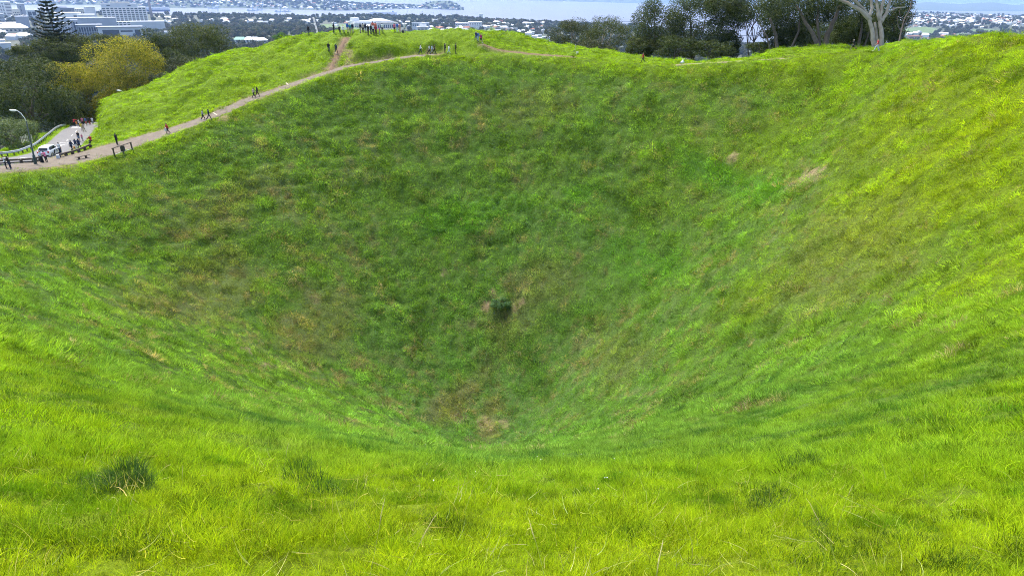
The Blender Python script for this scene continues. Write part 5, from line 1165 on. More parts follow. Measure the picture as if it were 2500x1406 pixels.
instancer('woods', np.stack([x, y, z - 1.0], 1), np.stack([0 * x, 0 * x, r.uniform(0, 6.28, n)], 1), np.stack([s, s, s * r.uniform(1.0, 1.6, n)], 1), r.integers(0, 4, n), base_c, [crown_proto(300 + i) for i in range(4)], 'grey-green suburban woods between the hill and the harbour', 'woods')
k = r.uniform(0, gh - 1.01, 2600); j = r.uniform(.25, 6.3, 2600); a, b = k.astype(int), j.astype(int); fk, fj = (k - a)[:, None], (j - b)[:, None]
p = (PEN[a, b] * (1 - fk) + PEN[a + 1, b] * fk) * (1 - fj) + (PEN[a, b + 1] * (1 - fk) + PEN[a + 1, b + 1] * fk) * fj
keep = ~((a > 133) & (b > 1) & (r.uniform(0, 1, len(a)) < .8)); p = p[keep]; n = len(p); s = r.uniform(9, 20, n)
instancer('woods', p - (0, 0, 1), np.stack([0 * s, 0 * s, r.uniform(0, 6.28, n)], 1), np.stack([s, s, s * .8], 1), r.integers(0, 4, n), np.array((.04, .062, .038)) * r.uniform(.7, 1.3, (n, 1)), [crown_proto(400 + i) for i in range(4)], 'dark trees covering the peninsula across the harbour', 'woods')
# single conifers that stand out on the skyline
for px, y0, y1, d, lb in ((1109, 35, 60, 2400, 'tall dark Norfolk pine above the near suburb'), (1130, 40, 57, 2500, 'slender dark cypress right of the tall suburb pine'), (987, 36, 54, 2600, 'grey pine right of the museum roof'), (980, 36, 56, 2700, 'thin pine beside the grey pine behind the museum'), (592, 38, 56, 2300, 'left of two dark conifers below the port'), (672, 37, 54, 2300, 'right of two dark conifers below the port'), (1023, 2, 12, 7600, 'lone pine on the peninsula skyline beside the headland'), (1369, 58, 78, 1500, 'pointed conifer just left of the rim trees')):
    b = P(px, y1, d); tz = P(px, y0, d)[2]; g = min(float(land(b[0], b[1])), b[2]) if d < 5000 else b[2] - 10; norfolk('skyline_conifer', lb, (b[0], b[1], g), tz - g, (tz - b[2]) * .17 + .1 * (d / 1000), int(px), 'conifers on the skyline', 14, .5)
# ------------------------------------------------------------------ furniture beside the road and path
def along(c, p): return int(((c[:, :2] - np.array(p)[:2]) ** 2).sum(1).argmin())
M_WOODD = mat('weathered_wood', (.12, .09, .065), .9, col2=(.065, .05, .04), scale=3, bump=.5)
M_WOODP = mat('pale_wood', (.45, .38, .26), .85, var=.15, scale=3)
M_POLE = mat('pole_green', (.035, .055, .045), .5, var=.1, scale=2)
M_LAMP = mat('lamp_white', (.78, .78, .76), .4)
M_SIGN = mat('sign_cream', (.62, .56, .44), .6, var=.06, scale=3)
def offset_line(c, off):
    t = np.gradient(c[:, :2], axis=0); t /= np.linalg.norm(t, axis=1)[:, None]; o = c.copy(); o[:, :2] += np.stack([-t[:, 1], t[:, 0]], 1) * off; return o
# steel crash barrier on the outer side of the road
gl = offset_line(road_c, 3.55); k0 = along(gl, P(-150, 402, 84)); k1 = along(gl, P(181, 308, 130)); gl = gl[k0:k1:3]
gl[:, 2] = [float(TH(x, y)) for x, y in gl[:, :2]]; gl[1:-1, 2] = .25 * gl[:-2, 2] + .5 * gl[1:-1, 2] + .25 * gl[2:, 2]
t = empty('guardrail', gl[0], 0, 'galvanised steel crash barrier curving along the outer side of the road', 'guardrail'); L_ = gl - gl[0]
prof = [(-.02, .40), (.05, .47), (-.02, .55), (-.02, .57), (.05, .65), (-.02, .72)]; tg = np.gradient(L_[:, :2], axis=0); tg /= np.linalg.norm(tg, axis=1)[:, None]
m = MB(); m.add([(L_[i, 0] + tg[i, 1] * a, L_[i, 1] - tg[i, 0] * a, L_[i, 2] + z) for i in range(len(L_)) for a, z in prof] , [(i * 6 + k, i * 6 + k + 1, i * 6 + 6 + k + 1, i * 6 + 6 + k) for i in range(len(L_) - 1) for k in range(5)])
o = m.build('beam', STEEL, t, False); sm = o.modifiers.new('thickness', 'SOLIDIFY'); sm.thickness = .012
pm = MB().box((0, 0, .3), (.12, .14, .95)).mesh('post'); pm.materials.append(M_WOODD)
for i in range(0, len(L_), 1): link('post', pm, t, None, (L_[i, 0] - tg[i, 1] * .11, L_[i, 1] + tg[i, 0] * .11, L_[i, 2]))
# low timber barriers between road and path
def log_rail(pa, pb, label, n=4, h=.42, rails=1):
    a, b = ground(*pa, 70, 140), ground(*pb, 70, 140); t = empty('log_barrier', a, 0, label, 'barrier'); d = b - a
    pm = MB().box((0, 0, h / 2 - .1), (.30, .30, h + .2)).mesh('post'); pm.materials.append(M_WOODD)
    pts = []
    for i in range(n + 1):
        q = d * i / n; z = float(TH(a[0] + q[0], a[1] + q[1])) - a[2]; pts.append((q[0], q[1], z)); link('post', pm, t, None, (q[0], q[1], z), math.atan2(d[1], d[0]))
    for i in range(n):
        p, q = np.array(pts[i]), np.array(pts[i + 1]); e = (q - p) * .02
        MB().bar(p + e + (0, 0, h + .12), q - e + (0, 0, h + .12), .26, .22).build('rail', M_WOODD, t)
        if rails > 1: MB().bar(p + e + (0, 0, h * .45), q - e + (0, 0, h * .45), .10, .16).build('rail', M_WOODD, t)
log_rail((-40, 405), (84, 398), 'long dark timber barrier left of the lamp post', 4, .45, 2)
log_rail((88, 397), (100, 394), 'short dark timber barrier behind the lamp post', 1, .45, 2)
log_rail((146, 386), (222, 361), 'low dark log barrier beside the white car', 5, .35)
t = empty('marker_block', ground(143, 388, 70, 130), .4, 'pale concrete end block of the log barrier', 'block'); MB().box((0, 0, .25), (.35, .5, .7), 0, .9).build('block', PALE, t)
# street lamps
def lamp(foot, H, label, reach, rz, signs=False):
    t = empty('street_lamp', foot, rz, label, 'street lamp'); t.rotation_euler.y = R(5); MB().tube([(0, 0, -.2), (0, 0, .05), (0, 0, 1.25), (0, 0, 1.3), (0, 0, H)], [.2, .2, .17, .11, .065], 10).build('post', M_POLE, t, True)
    a = MB().tube([(0, 0, H - .05), (-.1, 0, H + .35), (-reach * .45, 0, H + .95), (-reach * .8, 0, H + 1.25), (-reach, 0, H + 1.3)], [.05, .05, .045, .04, .035], 8).build('arm', M_LAMP, t, True)
    hd = MB(); hd.ell((-reach - .32, 0, H + 1.28), (.46, .17, .12), 12, 8); hd.build('lamp_head', M_LAMP, a, True); MB().ell((-reach - .36, 0, H + 1.2), (.3, .12, .08), 10, 6).build('lens', PALE, a, True)
    if signs:
        s_ = MB().bar((-1.15, 0, 3.45), (.25, 0, 3.45), .05).build('sign_bracket', M_POLE, t)
        for i in range(5): MB().box((-.3 - i * .2, .02 * i, 3.45 - .03 * i + .12 * math.sin(i * 1.3)), (.11, .025, .8 + .12 * math.sin(i * 2.1)), .5).build('sign_board', M_SIGN, s_)
        MB().box((.22, 0, 3.6), (.09, .03, .9)).build('sign_plate', M_SIGN, t)
lf = ground(87, 402, 70, 120); lamp(lf, P(72, 286, float((lf - np.array((0, 0, EYE))) @ nf))[2] - lf[2], 'dark green street lamp with curved white arm and slatted signs', .95, .15, True)
lf2 = P(312, 262, 128); g = float(TH(lf2[0], lf2[1])); lamp((lf2[0], lf2[1], g), P(311, 237, 128)[2] - g, 'street lamp head peeping over the grassy mound by the autumn trees', .8, .1)
# plank bench and its feet
p0, p1 = ground(189, 392, 70, 120), ground(216, 387, 70, 120); t = empty('bench', p0, 0, 'low backless plank bench beside the gravel path', 'bench'); d = p1 - p0
MB().bar((-.1 * d[0], -.1 * d[1], .46), (d[0] * 1.1, d[1] * 1.1, .46 + d[2]), .42, .07).build('seat', M_WOODD, t)
for s in (.18, .82): MB().box((d[0] * s, d[1] * s, .2 + d[2] * s), (.12, .36, .46), math.atan2(d[1], d[0])).build('leg', M_WOODD, t)
# rail with an information panel on the crater's lip
p0, p1 = ground(279, 381, 70, 120), ground(324, 366, 70, 130); t = empty('sign_rail', p0, 0, 'dark wooden rail with information panel on the crater lip', 'railing'); d = p1 - p0
for s in (0.02, .5, .98): MB().box((d[0] * s, d[1] * s, d[2] * s + .4), (.14, .14, 1.2), math.atan2(d[1], d[0])).build('post', M_WOODD, t)
MB().bar((-.12 * d[0] * .3, -.12 * d[1] * .3, 1.04), (d[0] * 1.03, d[1] * 1.03, d[2] + 1.04), .2, .08).build('rail', M_WOODD, t); MB().bar((0, 0, .12), (d[0], d[1], d[2] + .12), .05, .05).build('wire', STEEL, t)
MB().box((d[0] * .5, d[1] * .5, d[2] * .5 + .55), (.75, .06, .75), math.atan2(d[1], d[0])).build('panel', mat('panel_print', (.06, .05, .045), .5, var=.3, scale=6), t)
# pale timber water bars across the path, marker posts, boxes
for (a, b, lb) in (((521, 278), (530, 284), 'pale timber strip across the path behind the first couple'), ((699, 205), (704, 210), 'pale timber strip across the path near the bank')):
    p, q = ground(*a, 80, 140), ground(*b, 80, 140); tag(MB().bar((0, 0, .09), q - p + (0, 0, .09), .22, .14).build('timber_strip', M_WOODP, None, loc=p), lb, 'timber')
for px, py, hh, lb in ((1179, 111, 1.5, 'thin pale stake beside the three walkers'), (1404, 124, 1.0, 'thin stake behind the small white box on the rim')):
    t = empty('stake', ground(px, py, 90, 150), 0, lb, 'post'); MB().tube([(0, 0, -.2), (0, 0, hh)], [.05, .04], 6).build('post', M_WOODP, t); MB().tube([(0, 0, hh), (0, 0, hh + .05)], [.06, .05], 6).build('cap', M_LAMP, t)
t = empty('white_box', ground(1409, 134, 90, 150), .3, 'small white box on the grass of the far rim', 'box'); MB().box((0, 0, .2), (.42, .32, .42), 0, .92).build('body', M_LAMP, t); MB().box((0, 0, .43), (.46, .36, .05)).build('lid', M_LAMP, t)
t = empty('white_bag', ground(1666, 157, 80, 140), .2, 'crumpled white bag on the track of the right rim', 'bag'); m = MB(); m.ell((0, 0, .26), (.34, .26, .3), 10, 7); m.tube([(0, 0, .5), (.02, 0, .62), (.05, 0, .72)], [.1, .06, .14], 8); m.build('body', M_LAMP, t, True); MB().box((-.3, .05, .14), (.3, .3, .34), .4, .8).build('flap', GREYB, t)

# ------------------------------------------------------------------ white hatchback
def car(foot, rz, label):
    t = empty('parked_car', foot, rz, label, 'car'); Wc = mat('car_white', (.80, .80, .80), .25, spec=.6); G = mat('car_glass', (.02, .025, .03), .08, spec=.7); B = mat('car_trim', (.025, .025, .027), .5); TY = mat('tyre', (.02, .02, .02), .8); RM = mat('rim_alloy', (.5, .5, .52), .3, metal=.8)
    # stations along the length: x, half width, belt height, sill height
    st = [(-1.98, .62, .55, .38), (-1.92, .78, .82, .26), (-1.6, .85, .95, .22), (-.8, .865, .95, .20), (.3, .865, .93, .20), (.95, .85, .92, .21), (1.55, .80, .84, .22), (1.9, .68, .72, .26), (2.04, .48, .58, .36)]
    def loft(rows, nm, m_, par, cap=True):
        n = len(rows[0]); q = MB(); q.add([p for r_ in rows for p in r_], [(i * n + k, i * n + (k + 1) % n, (i + 1) * n + (k + 1) % n, (i + 1) * n + k) for i in range(len(rows) - 1) for k in range(n)] + ([tuple(range(n))[::-1], tuple(range((len(rows) - 1) * n, len(rows) * n))] if cap else [])); o = q.build(nm, m_, par, True); b = o.modifiers.new('bevel', 'BEVEL'); b.width = .03; b.segments = 2; b.limit_method = 'ANGLE'; return o
    body = loft([[(x, -w_ * .96, s_), (x, -w_, (s_ + b_) * .5), (x, -w_ * .95, b_ - .03), (x, -w_ * .86, b_), (x, w_ * .86, b_), (x, w_ * .95, b_ - .03), (x, w_, (s_ + b_) * .5), (x, w_ * .96, s_)] for x, w_, b_, s_ in st], 'body', Wc, t)
    gh_ = [(-1.86, .70, .90, .92), (-1.5, .68, .92, 1.36), (-1.1, .62, .92, 1.46), (-.2, .61, .92, 1.49), (.35, .62, .91, 1.42), (1.12, .68, .88, .90)]
    loft([[(x, -.76, lo), (x, -w_ - .02, (lo + hi) / 2), (x, -w_ * .93, hi), (x, w_ * .93, hi), (x, w_ + .02, (lo + hi) / 2), (x, .76, lo)] for x, w_, lo, hi in gh_], 'cabin', Wc, t)
    def quad(nm, pts, m_, par, th=.012):
        q = MB(); pts = [Vector(p) for p in pts]; nn = (pts[1] - pts[0]).cross(pts[-1] - pts[0]).normalized() * th; k = len(pts); q.add([p + nn for p in pts] + [p - nn * .5 for p in pts], [tuple(range(k)), tuple(range(k, 2 * k))[::-1]] + [(i, k + i, k + (i + 1) % k, (i + 1) % k) for i in range(k)]); return q.build(nm, m_, par)
    quad('rear_window', [(-1.80, .60, 1.0), (-1.80, -.60, 1.0), (-1.53, -.56, 1.34), (-1.53, .56, 1.34)], G, t, .03); quad('windscreen', [(1.03, -.62, .98), (1.03, .62, .98), (.42, .55, 1.38), (.42, -.55, 1.38)], G, t, .03)
    for s in (-1, 1):
        for a in ([(-1.42, 1.0), (-.62, 1.0), (-.62, 1.38), (-1.22, 1.38)], [(-.54, 1.0), (.66, 1.0), (.22, 1.36), (-.54, 1.38)]):
            pts = [(x, s * (.742 - (z - .95) * .31), z) for x, z in a]; quad('side_window', pts if s < 0 else pts[::-1], G, t, .03)
        MB().box((.62, s * .93, 1.02), (.14, .18, .12)).build('mirror', Wc, t)
        MB().box((-1.86, s * .66, .80), (.16, .2, .26)).build('tail_light', mat('tail_red', (.45, .02, .02), .3), t); MB().box((1.84, s * .54, .66), (.22, .24, .14)).build('headlight', mat('lamp_clear', (.7, .72, .75), .15), t)
        for x in (-1.28, 1.3):
            w0 = empty('wheel', (x, s * .77, .31)); w0.parent = t
            MB().tube([(0, -.10, 0), (0, -.09, 0), (0, .09, 0), (0, .10, 0)], [.26, .31, .31, .26], 20).build('tyre', TY, w0, True); MB().tube([(0, -.107, 0), (0, .107, 0)], [.2, .2], 14).build('rim', RM, w0)
        # side lettering and dark sash
        quad('side_graphic', [(-1.0, s * .885, .32), (-.55, s * .885, .32), (-.15, s * .882, .86), (-.5, s * .882, .86)][::(1 if s < 0 else -1)], B, t, .01)
        for i in range(5): MB().box((.12 + i * .13, s * .884, .72), (.09, .02, .10)).build('lettering', B, t)
        for i in range(4): MB().box((.14 + i * .15, s * .884, .52), (.11, .02, .06)).build('lettering', SLATE, t)
    MB().box((-1.96, 0, .36), (.12, 1.3, .14)).build('bumper', B, t); pl = MB().box((-1.985, 0, .66), (.03, .44, .12)).build('number_plate', mat('plate', (.6, .6, .58), .5), t)
    for i in range(6): MB().box((-2.003, -.15 + i * .06, .66), (.008, .035, .07)).build('lettering', B, pl)
    MB().bar((-1.55, -.45, 1.47), (-1.55, .45, 1.47), .16, .03).build('spoiler', Wc, t)
cf = ground(124, 379, 75, 130); k = along(road_c, cf); tv = road_c[min(k + 4, len(road_c) - 1)] - road_c[k - 2]
car(cf + (0, 0, .01), math.atan2(tv[1], tv[0]) + .02, 'white hatchback with dark side graphics parked on the road')
# ------------------------------------------------------------------ people
def pose(th_l, kn_l, th_r, kn_r, arm_l, el_l, arm_r, el_r, bend=0.0, out_l=.12, out_r=.12, sit=False):
    """joint positions, facing +y; angles in degrees, forward positive"""
    J = {}; pel = np.array((0, 0, .94)); b = R(bend); up = np.array((0, math.sin(b), math.cos(b)))
    J['pel'] = pel; J['waist'] = pel + up * .14; J['chest'] = pel + up * .36; J['neck'] = pel + up * .52; J['head'] = pel + up * .66 + np.array((0, .02, 0)); J['up'] = up
    for s, nm, th, kn, ar, el, ou in ((-1, 'l', th_l, kn_l, arm_l, el_l, out_l), (1, 'r', th_r, kn_r, arm_r, el_r, out_r)):
        h = pel + (s * .09, 0, -.03); a = R(th); k = h + .43 * np.array((s * .03, math.sin(a), -math.cos(a))); c = R(th - kn); an = k + .42 * np.array((0, math.sin(c), -math.cos(c)))
        ft = R(th - kn); toe = an + .19 * np.array((s * .12, math.cos(ft * .5), -.12 + math.sin(ft * .5) * .5)); J['hip' + nm], J['knee' + nm], J['ank' + nm], J['toe' + nm] = h, k, an, toe; J['heel' + nm] = an + (0, -.05, -.05)
        sh_ = pel + up * .49 + (s * .18, 0, 0); a = R(ar) + b * .5; e = sh_ + .28 * np.array((s * math.sin(ou), math.sin(a) * math.cos(ou), -math.cos(a) * math.cos(ou))); c = R(ar + el) + b * .5; w_ = e + .25 * np.array((s * math.sin(ou) * .3, math.sin(c), -math.cos(c)))
        J['sh' + nm], J['el' + nm], J['wr' + nm] = sh_, e, w_; J['hd' + nm] = (w_ - e) / .25
    lo = min(J[k][2] for k in ('ankl', 'ankr')) - .085
    if sit: lo = min(lo, J['pel'][2] - .13)
    for k in J:
        if k not in ('up', 'hdl', 'hdr'): J[k] = J[k] - (0, 0, lo)
    return J
def person_meshes(J, tag_):
    m = MB(); segs = []
    def cap(a, b, r0, r1, reg, n=9):
        a, b = np.array(a), np.array(b); d = b - a; m.tube([a - d * 0, a + d * .33, a + d * .66, b], [r0, r0 + (r1 - r0) * .3, r0 + (r1 - r0) * .7, r1], n); m.ell(a, (r0,) * 3, 8, 6); m.ell(b, (r1,) * 3, 8, 6); segs.append((a, b, r0, r1, reg))
    up = J['up']
    m.ell(J['pel'] + up * .0, (.165, .115, .13), 12, 8); m.ell(J['chest'] + up * .02, (.175, .12, .19), 12, 8); m.ell(J['waist'], (.145, .105, .16), 12, 8)
    segs += [(J['pel'], J['pel'] - up * .04, .15, .14, 'hips'), (J['waist'], J['neck'] - up * .04, .14, .12, 'torso')]
    cap(J['shl'], J['shr'], .062, .062, 'torso'); cap(J['neck'] - up * .03, J['head'] - up * .06, .058, .052, 'neck')
    m.ell(J['head'], (.077, .097, .118), 14, 10); m.ell(J['head'] + (0, .03, -.05), (.055, .06, .06), 10, 8); segs.append((J['head'] - up * .03, J['head'] + up * .05, .085, .085, 'head'))
    m.ell(J['head'] + (0, .103, -.012), (.014, .02, .022), 8, 6)                                     # nose
    for s in (-1, 1): m.ell(J['head'] + (s * .078, -.005, -.005), (.012, .022, .032), 8, 6); m.ell(J['head'] + (s * .032, .083, .012), (.013, .012, .010), 8, 6)   # ears, eyes
    m.ell(J['head'] + (0, .086, -.058), (.026, .014, .011), 8, 6)                                    # mouth
    for s, n in ((-1, 'l'), (1, 'r')):
        cap(J['hip' + n], J['knee' + n], .088, .056, 'thigh'); cap(J['knee' + n], J['ank' + n], .056, .038, 'calf'); m.ell((J['knee' + n] * .68 + J['ank' + n] * .32) + (0, -.018, 0), (.052, .056, .11), 8, 6)
        cap(J['heel' + n], J['toe' + n], .040, .032, 'foot'); cap(J['sh' + n], J['el' + n], .052, .040, 'uparm'); cap(J['el' + n], J['wr' + n], .040, .028, 'forearm')
        d = J['hd' + n]; side = np.cross(d, (s, 0, 0)); side = side / (np.linalg.norm(side) + 1e-9); pm = J['wr' + n] + d * .05; m.tube([J['wr' + n], pm, pm + d * .035], [.026, .036, .033], 8); segs.append((J['wr' + n] + d * .02, pm + d * .09, .03, .02, 'hand'))
        for i, L in enumerate((.066, .078, .074, .058)):
            o = side * (-.03 + .02 * i); b0 = pm + d * .03 + o; f_ = d * L + side * (-.012 + .008 * i) + np.array((-s * .012, 0, -.004)); m.tube([b0, b0 + f_ * .55, b0 + f_ + np.array((-s * .014, 0, 0))], [.0095, .009, .007], 6)
        b0 = J['wr' + n] + d * .035 - side * .03; m.tube([b0, b0 + d * .03 - side * .022, b0 + d * .062 - side * .03], [.012, .011, .008], 6)
    tmp = bpy.data.objects.new('tmp', m.mesh('tmp')); COL.objects.link(tmp); md = tmp.modifiers.new('r', 'REMESH'); md.mode = 'VOXEL'; md.voxel_size = .0125; sm = tmp.modifiers.new('s', 'SMOOTH'); sm.factor = .5; sm.iterations = 2; dm_ = tmp.modifiers.new('d', 'DECIMATE'); dm_.ratio = .26
    ev = tmp.evaluated_get(bpy.context.evaluated_depsgraph_get()); me = bpy.data.meshes.new_from_object(ev); bpy.data.objects.remove(tmp)
    N = len(me.vertices); v = np.empty(N * 3, np.float32); me.vertices.foreach_get('co', v); v = v.reshape(-1, 3).astype(float); nn = np.empty(N * 3, np.float32); me.vertices.foreach_get('normal', nn); nn = nn.reshape(-1, 3)
    best = np.full(N, 1e9); reg = np.zeros(N, int); names = []; par = np.zeros(N)
    for a, b, r0, r1, g in segs:
        d = b - a; t = np.clip(((v - a) @ d) / max(d @ d, 1e-9), 0, 1); q = np.linalg.norm(v - a - t[:, None] * d, axis=1) / (r0 + (r1 - r0) * t)
        if g not in names: names.append(g)
        k = q < best; best[k] = q[k]; reg[k] = names.index(g); par[k] = t[k]
    me.polygons.foreach_set('use_smooth', np.ones(len(me.polygons), bool)); fs = [tuple(p.vertices) for p in me.polygons]
    def shell(nm, test, off):
        mk = np.array([test(names[reg[i]], par[i], v[i]) for i in range(N)]); idx = {}; vs = []; ff_ = []
        for f in fs:
            if all(mk[i] for i in f):
                q = []
                for i in f:
                    if i not in idx: idx[i] = len(vs); vs.append(v[i] + nn[i] * off)
                    q.append(idx[i])
                ff_.append(tuple(q))
        if not ff_: return None
        return np_mesh(nm, vs, ff_, True)
    hz = J['head']
    out = dict(body=me)
    out['top'] = shell('jacket', lambda g, t, p: g in ('torso', 'uparm', 'forearm') or (g == 'hips' and p[2] > J['pel'][2] - .03), .017)
    out['tee'] = shell('shirt', lambda g, t, p: g in ('torso',) or (g == 'uparm' and t < .75) or (g == 'hips' and p[2] > J['pel'][2] - .03), .014)
    out['trousers'] = shell('trousers', lambda g, t, p: g in ('hips', 'thigh', 'calf'), .012)
    out['shorts'] = shell('shorts', lambda g, t, p: g == 'hips' or (g == 'thigh' and t < .85), .016)
    out['shoes'] = shell('shoe', lambda g, t, p: g == 'foot' , .012)
    out['hair'] = shell('hair', lambda g, t, p: g == 'head' and (p[2] > hz[2] + .045 or (p[1] < hz[1] + .01 and p[2] > hz[2] - .07)), .016)
    out['hair_long'] = shell('hair', lambda g, t, p: (g == 'head' and (p[2] > hz[2] + .05 or p[1] < hz[1] + .02)) or (g == 'neck' and p[1] < hz[1] - .0), .022)
    return out
POSES = dict(stand=pose(2, 3, -2, 2, 4, 12, 2, 10), stand2=pose(6, 10, -5, 0, 12, 55, 0, 14, 2), walk=pose(24, 8, -18, 22, -22, 15, 22, 25, 3), walk2=pose(-18, 24, 25, 8, 22, 25, -22, 15, 3), up=pose(2, 2, -3, 2, 60, 95, 0, 15, 0, .3),
             run=pose(42, 35, -22, 60, -40, 80, 35, 85, 8), sit=pose(80, 80, 88, 82, 40, 30, 35, 40, 12, .2, .2, True), lean=pose(-4, 2, 6, 12, 55, 40, 50, 45, 22), hug=pose(3, 3, -2, 4, 62, 50, 60, 55, 6, .2, .2))
PM = {k: person_meshes(J, k) for k, J in POSES.items()}
CM = {}
def cloth(c):
    c = tuple(c)
    if c not in CM: CM[c] = mat('cloth_%03d' % len(CM), c, .85, var=.12, scale=9)
    return CM[c]
SK = [mat('skin_%d' % i, c, .55, var=.06, scale=12) for i, c in enumerate([(.52, .33, .24), (.42, .25, .17), (.30, .17, .11)])]
HAIR = dict(k=(.012, .010, .009), b=(.07, .04, .025), f=(.38, .27, .13), g=(.42, .40, .38))
NAVY, BLACK, WHT, RED, PINK, BLUE, TEAL, KHAKI, JEAN, CORAL, GREYC, BEIGE, YEL, ORG, BRN, MAG, SKY_ = (.02, .03, .07), (.014, .014, .017), (.72, .72, .71), (.42, .03, .035), (.62, .15, .25), (.035, .11, .42), (.02, .25, .28), (.40, .32, .22), (.10, .15, .26), (.62, .17, .12), (.30, .30, .31), (.45, .37, .29), (.62, .48, .04), (.65, .24, .03), (.10, .06, .04), (.45, .04, .17), (.42, .5, .62)
pi_ = 0
def person(px, py, label, top, legs, ps='stand', face=0.0, H=1.70, hair='k', sleeve='top', leg='trousers', shoe=(.05, .05, .05), d=None, long=False, group=None, dz=0.0, dress=None):
    """face: bearing of the look, degrees clockwise from straight away from the photographer"""
    global pi_; pi_ += 1
    f = ground(px, py, 70, 175) if d is None else P(px, py, d)
    if d is not None: f[2] = float(TH(f[0], f[1]))
    t = empty('person', f + (0, 0, dz), -R(face), label, 'person', group); k = H / 1.72; t.scale = (k, k, k); M = PM[ps]
    link('body', M['body'], t, SK[pi_ % 3 if pi_ % 5 else 0]); link('jacket' if sleeve == 'top' else 'shirt', M[sleeve], t, cloth(top)); link(leg, M[leg], t, cloth(legs)); link('shoe', M['shoes'], t, cloth(shoe)); link('hair', M['hair_long' if long else 'hair'], t, cloth(HAIR[hair]))
    if dress: 
        m = MB(); z1 = 1.0; m.add([(r_ * math.cos(a), r_ * .75 * math.sin(a), z) for r_, z in ((.17, z1), (.21, .8), (.26, .5), (.30, dress[0])) for a in np.linspace(0, 2 * np.pi, 16, endpoint=False)], [(i * 16 + j, i * 16 + (j + 1) % 16, (i + 1) * 16 + (j + 1) % 16, (i + 1) * 16 + j) for i in range(3) for j in range(16)]); m.build('skirt', cloth(dress[1]), t, True)
    return t
GA, GB, GC, GD = 'visitors on the road', 'walkers on the rim path', 'visitors on the platform mound', 'walkers on the far rim'
person(17, 413, 'woman in white top and dark jeans hugging a companion at far left', WHT, BLACK, 'hug', 40, 1.66, 'f', 'tee', long=True, group=GA)
person(27, 413.5, 'dark-dressed companion being hugged at far left', BLACK, NAVY, 'hug', -120, 1.72, 'k', group=GA)
person(104, 398, 'woman in pale blue top and long black skirt by the lamp post', SKY_, BLACK, 'stand2', 30, 1.66, 'f', 'tee', long=True, group=GA, dress=(.12, BLACK))
person(115, 397.5, 'person in bright pink jacket and black trousers by the lamp post', PINK, BLACK, 'lean', -60, 1.6, 'k', group=GA)
person(149.5, 378, 'man in white shirt and dark jeans beside the white car', WHT, NAVY, 'stand', 10, 1.76, 'k', 'tee', group=GA)
person(178, 371.5, 'man in navy jacket and black trousers walking up the road', NAVY, BLACK, 'walk', 5, 1.74, 'k', group=GA)
person(188, 367.5, 'walker in navy jacket and white trousers behind the orange bag', NAVY, WHT, 'stand2', 15, 1.72, 'k', group=GA)
person(196, 367, 'slim walker in navy top nearest the red-jacketed sitter', NAVY, BLACK, 'walk2', -5, 1.74, 'k', group=GA)
person(195, 347, 'woman in dark tee and denim skirt holding a child by the hand', BLACK, JEAN, 'stand', 180, 1.68, 'f', 'tee', 'shorts', group=GA)
person(202.5, 345, 'small child in pink top beside the woman in denim skirt', PINK, GREYC, 'stand', 180, 1.15, 'b', 'tee', group=GA)
person(202, 322, 'person in yellow vest and white cap on the road', YEL, BEIGE, 'walk', 190, 1.7, 'g', 'tee', group=GA)
person(207, 324, 'tan-dressed walker just behind the yellow vest', KHAKI, BEIGE, 'walk2', 170, 1.66, 'b', 'tee', group=GA)
person(183.5, 311, 'person in red jacket leaning by the end of the crash barrier', RED, BLACK, 'lean', 10, 1.74, 'k', group=GA)
person(189.5, 312, 'child in orange beside the red jacket at the road bend', ORG, BEIGE, 'stand', 0, 1.25, 'b', 'tee', group=GA)
person(195.5, 312, 'person in white shirt and navy trousers at the road bend', WHT, NAVY, 'stand2', 60, 1.62, 'k', 'tee', group=GA)
person(204, 307, 'woman in pink top and black skirt at the road bend', PINK, BLACK, 'up', 180, 1.68, 'b', 'tee', group=GA, d=128)
person(212, 308, 'person in denim jacket and shorts at the road bend', JEAN, CORAL, 'stand', 10, 1.72, 'b', 'top', 'shorts', group=GA, d=127)
person(220, 304, 'walker in dark top and red trousers near the mound edge', BLACK, RED, 'walk', 180, 1.68, 'k', group=GA, d=129)
person(227, 301, 'walker in white at the road bend, nearest the mound', WHT, GREYC, 'stand', 180, 1.7, 'k', 'tee', group=GA, d=131)
person(226, 358, 'person in red jacket sitting at the end of the log barrier', RED, BLACK, 'sit', -60, 1.72, 'g', group=GA, dz=.34)
person(287, 354.5, 'lone figure all in black standing beside the path', BLACK, BLACK, 'stand', 20, 1.72, 'k', group=GB)
person(411, 328, 'woman in red top and black trousers carrying a white bag', RED, BLACK, 'walk', 215, 1.72, 'k', group=GB)
person(497, 294, 'walker in pale grey coat, left of the nearer couple', GREYC, BLACK, 'walk', 60, 1.68, 'k', shoe=WHT, group=GB)
person(511.5, 293, 'walker in navy jacket, right of the nearer couple', NAVY, NAVY, 'walk2', 60, 1.72, 'k', group=GB)
person(620.5, 239.5, 'walker in beige coat, left of the farther couple', BEIGE, BLACK, 'walk', 40, 1.68, 'k', group=GB)
person(629.5, 237.5, 'walker in dark clothes, right of the farther couple', BLACK, BRN, 'walk2', 40, 1.7, 'k', group=GB)
person(803.5, 128, 'dark-dressed walker left of the earth track on the bank', BLACK, NAVY, 'walk', -20, 1.68, 'k', group=GC)
person(821.5, 132, 'dark-dressed walker climbing the red earth track', NAVY, BLACK, 'walk2', 10, 1.7, 'k', shoe=WHT, group=GC)
person(754, 87.5, 'lone dark figure on the left skyline of the mound', BLACK, NAVY, 'stand', 0, 1.7, 'k', group=GC)
person(815.5, 82, 'dark figure with hands raised at the left end of the platform', BLACK, NAVY, 'up', 20, 1.72, 'k', group=GC)
person(829, 82, 'sitter in black on the platform edge', BLACK, NAVY, 'sit', 0, 1.7, 'k', group=GC)
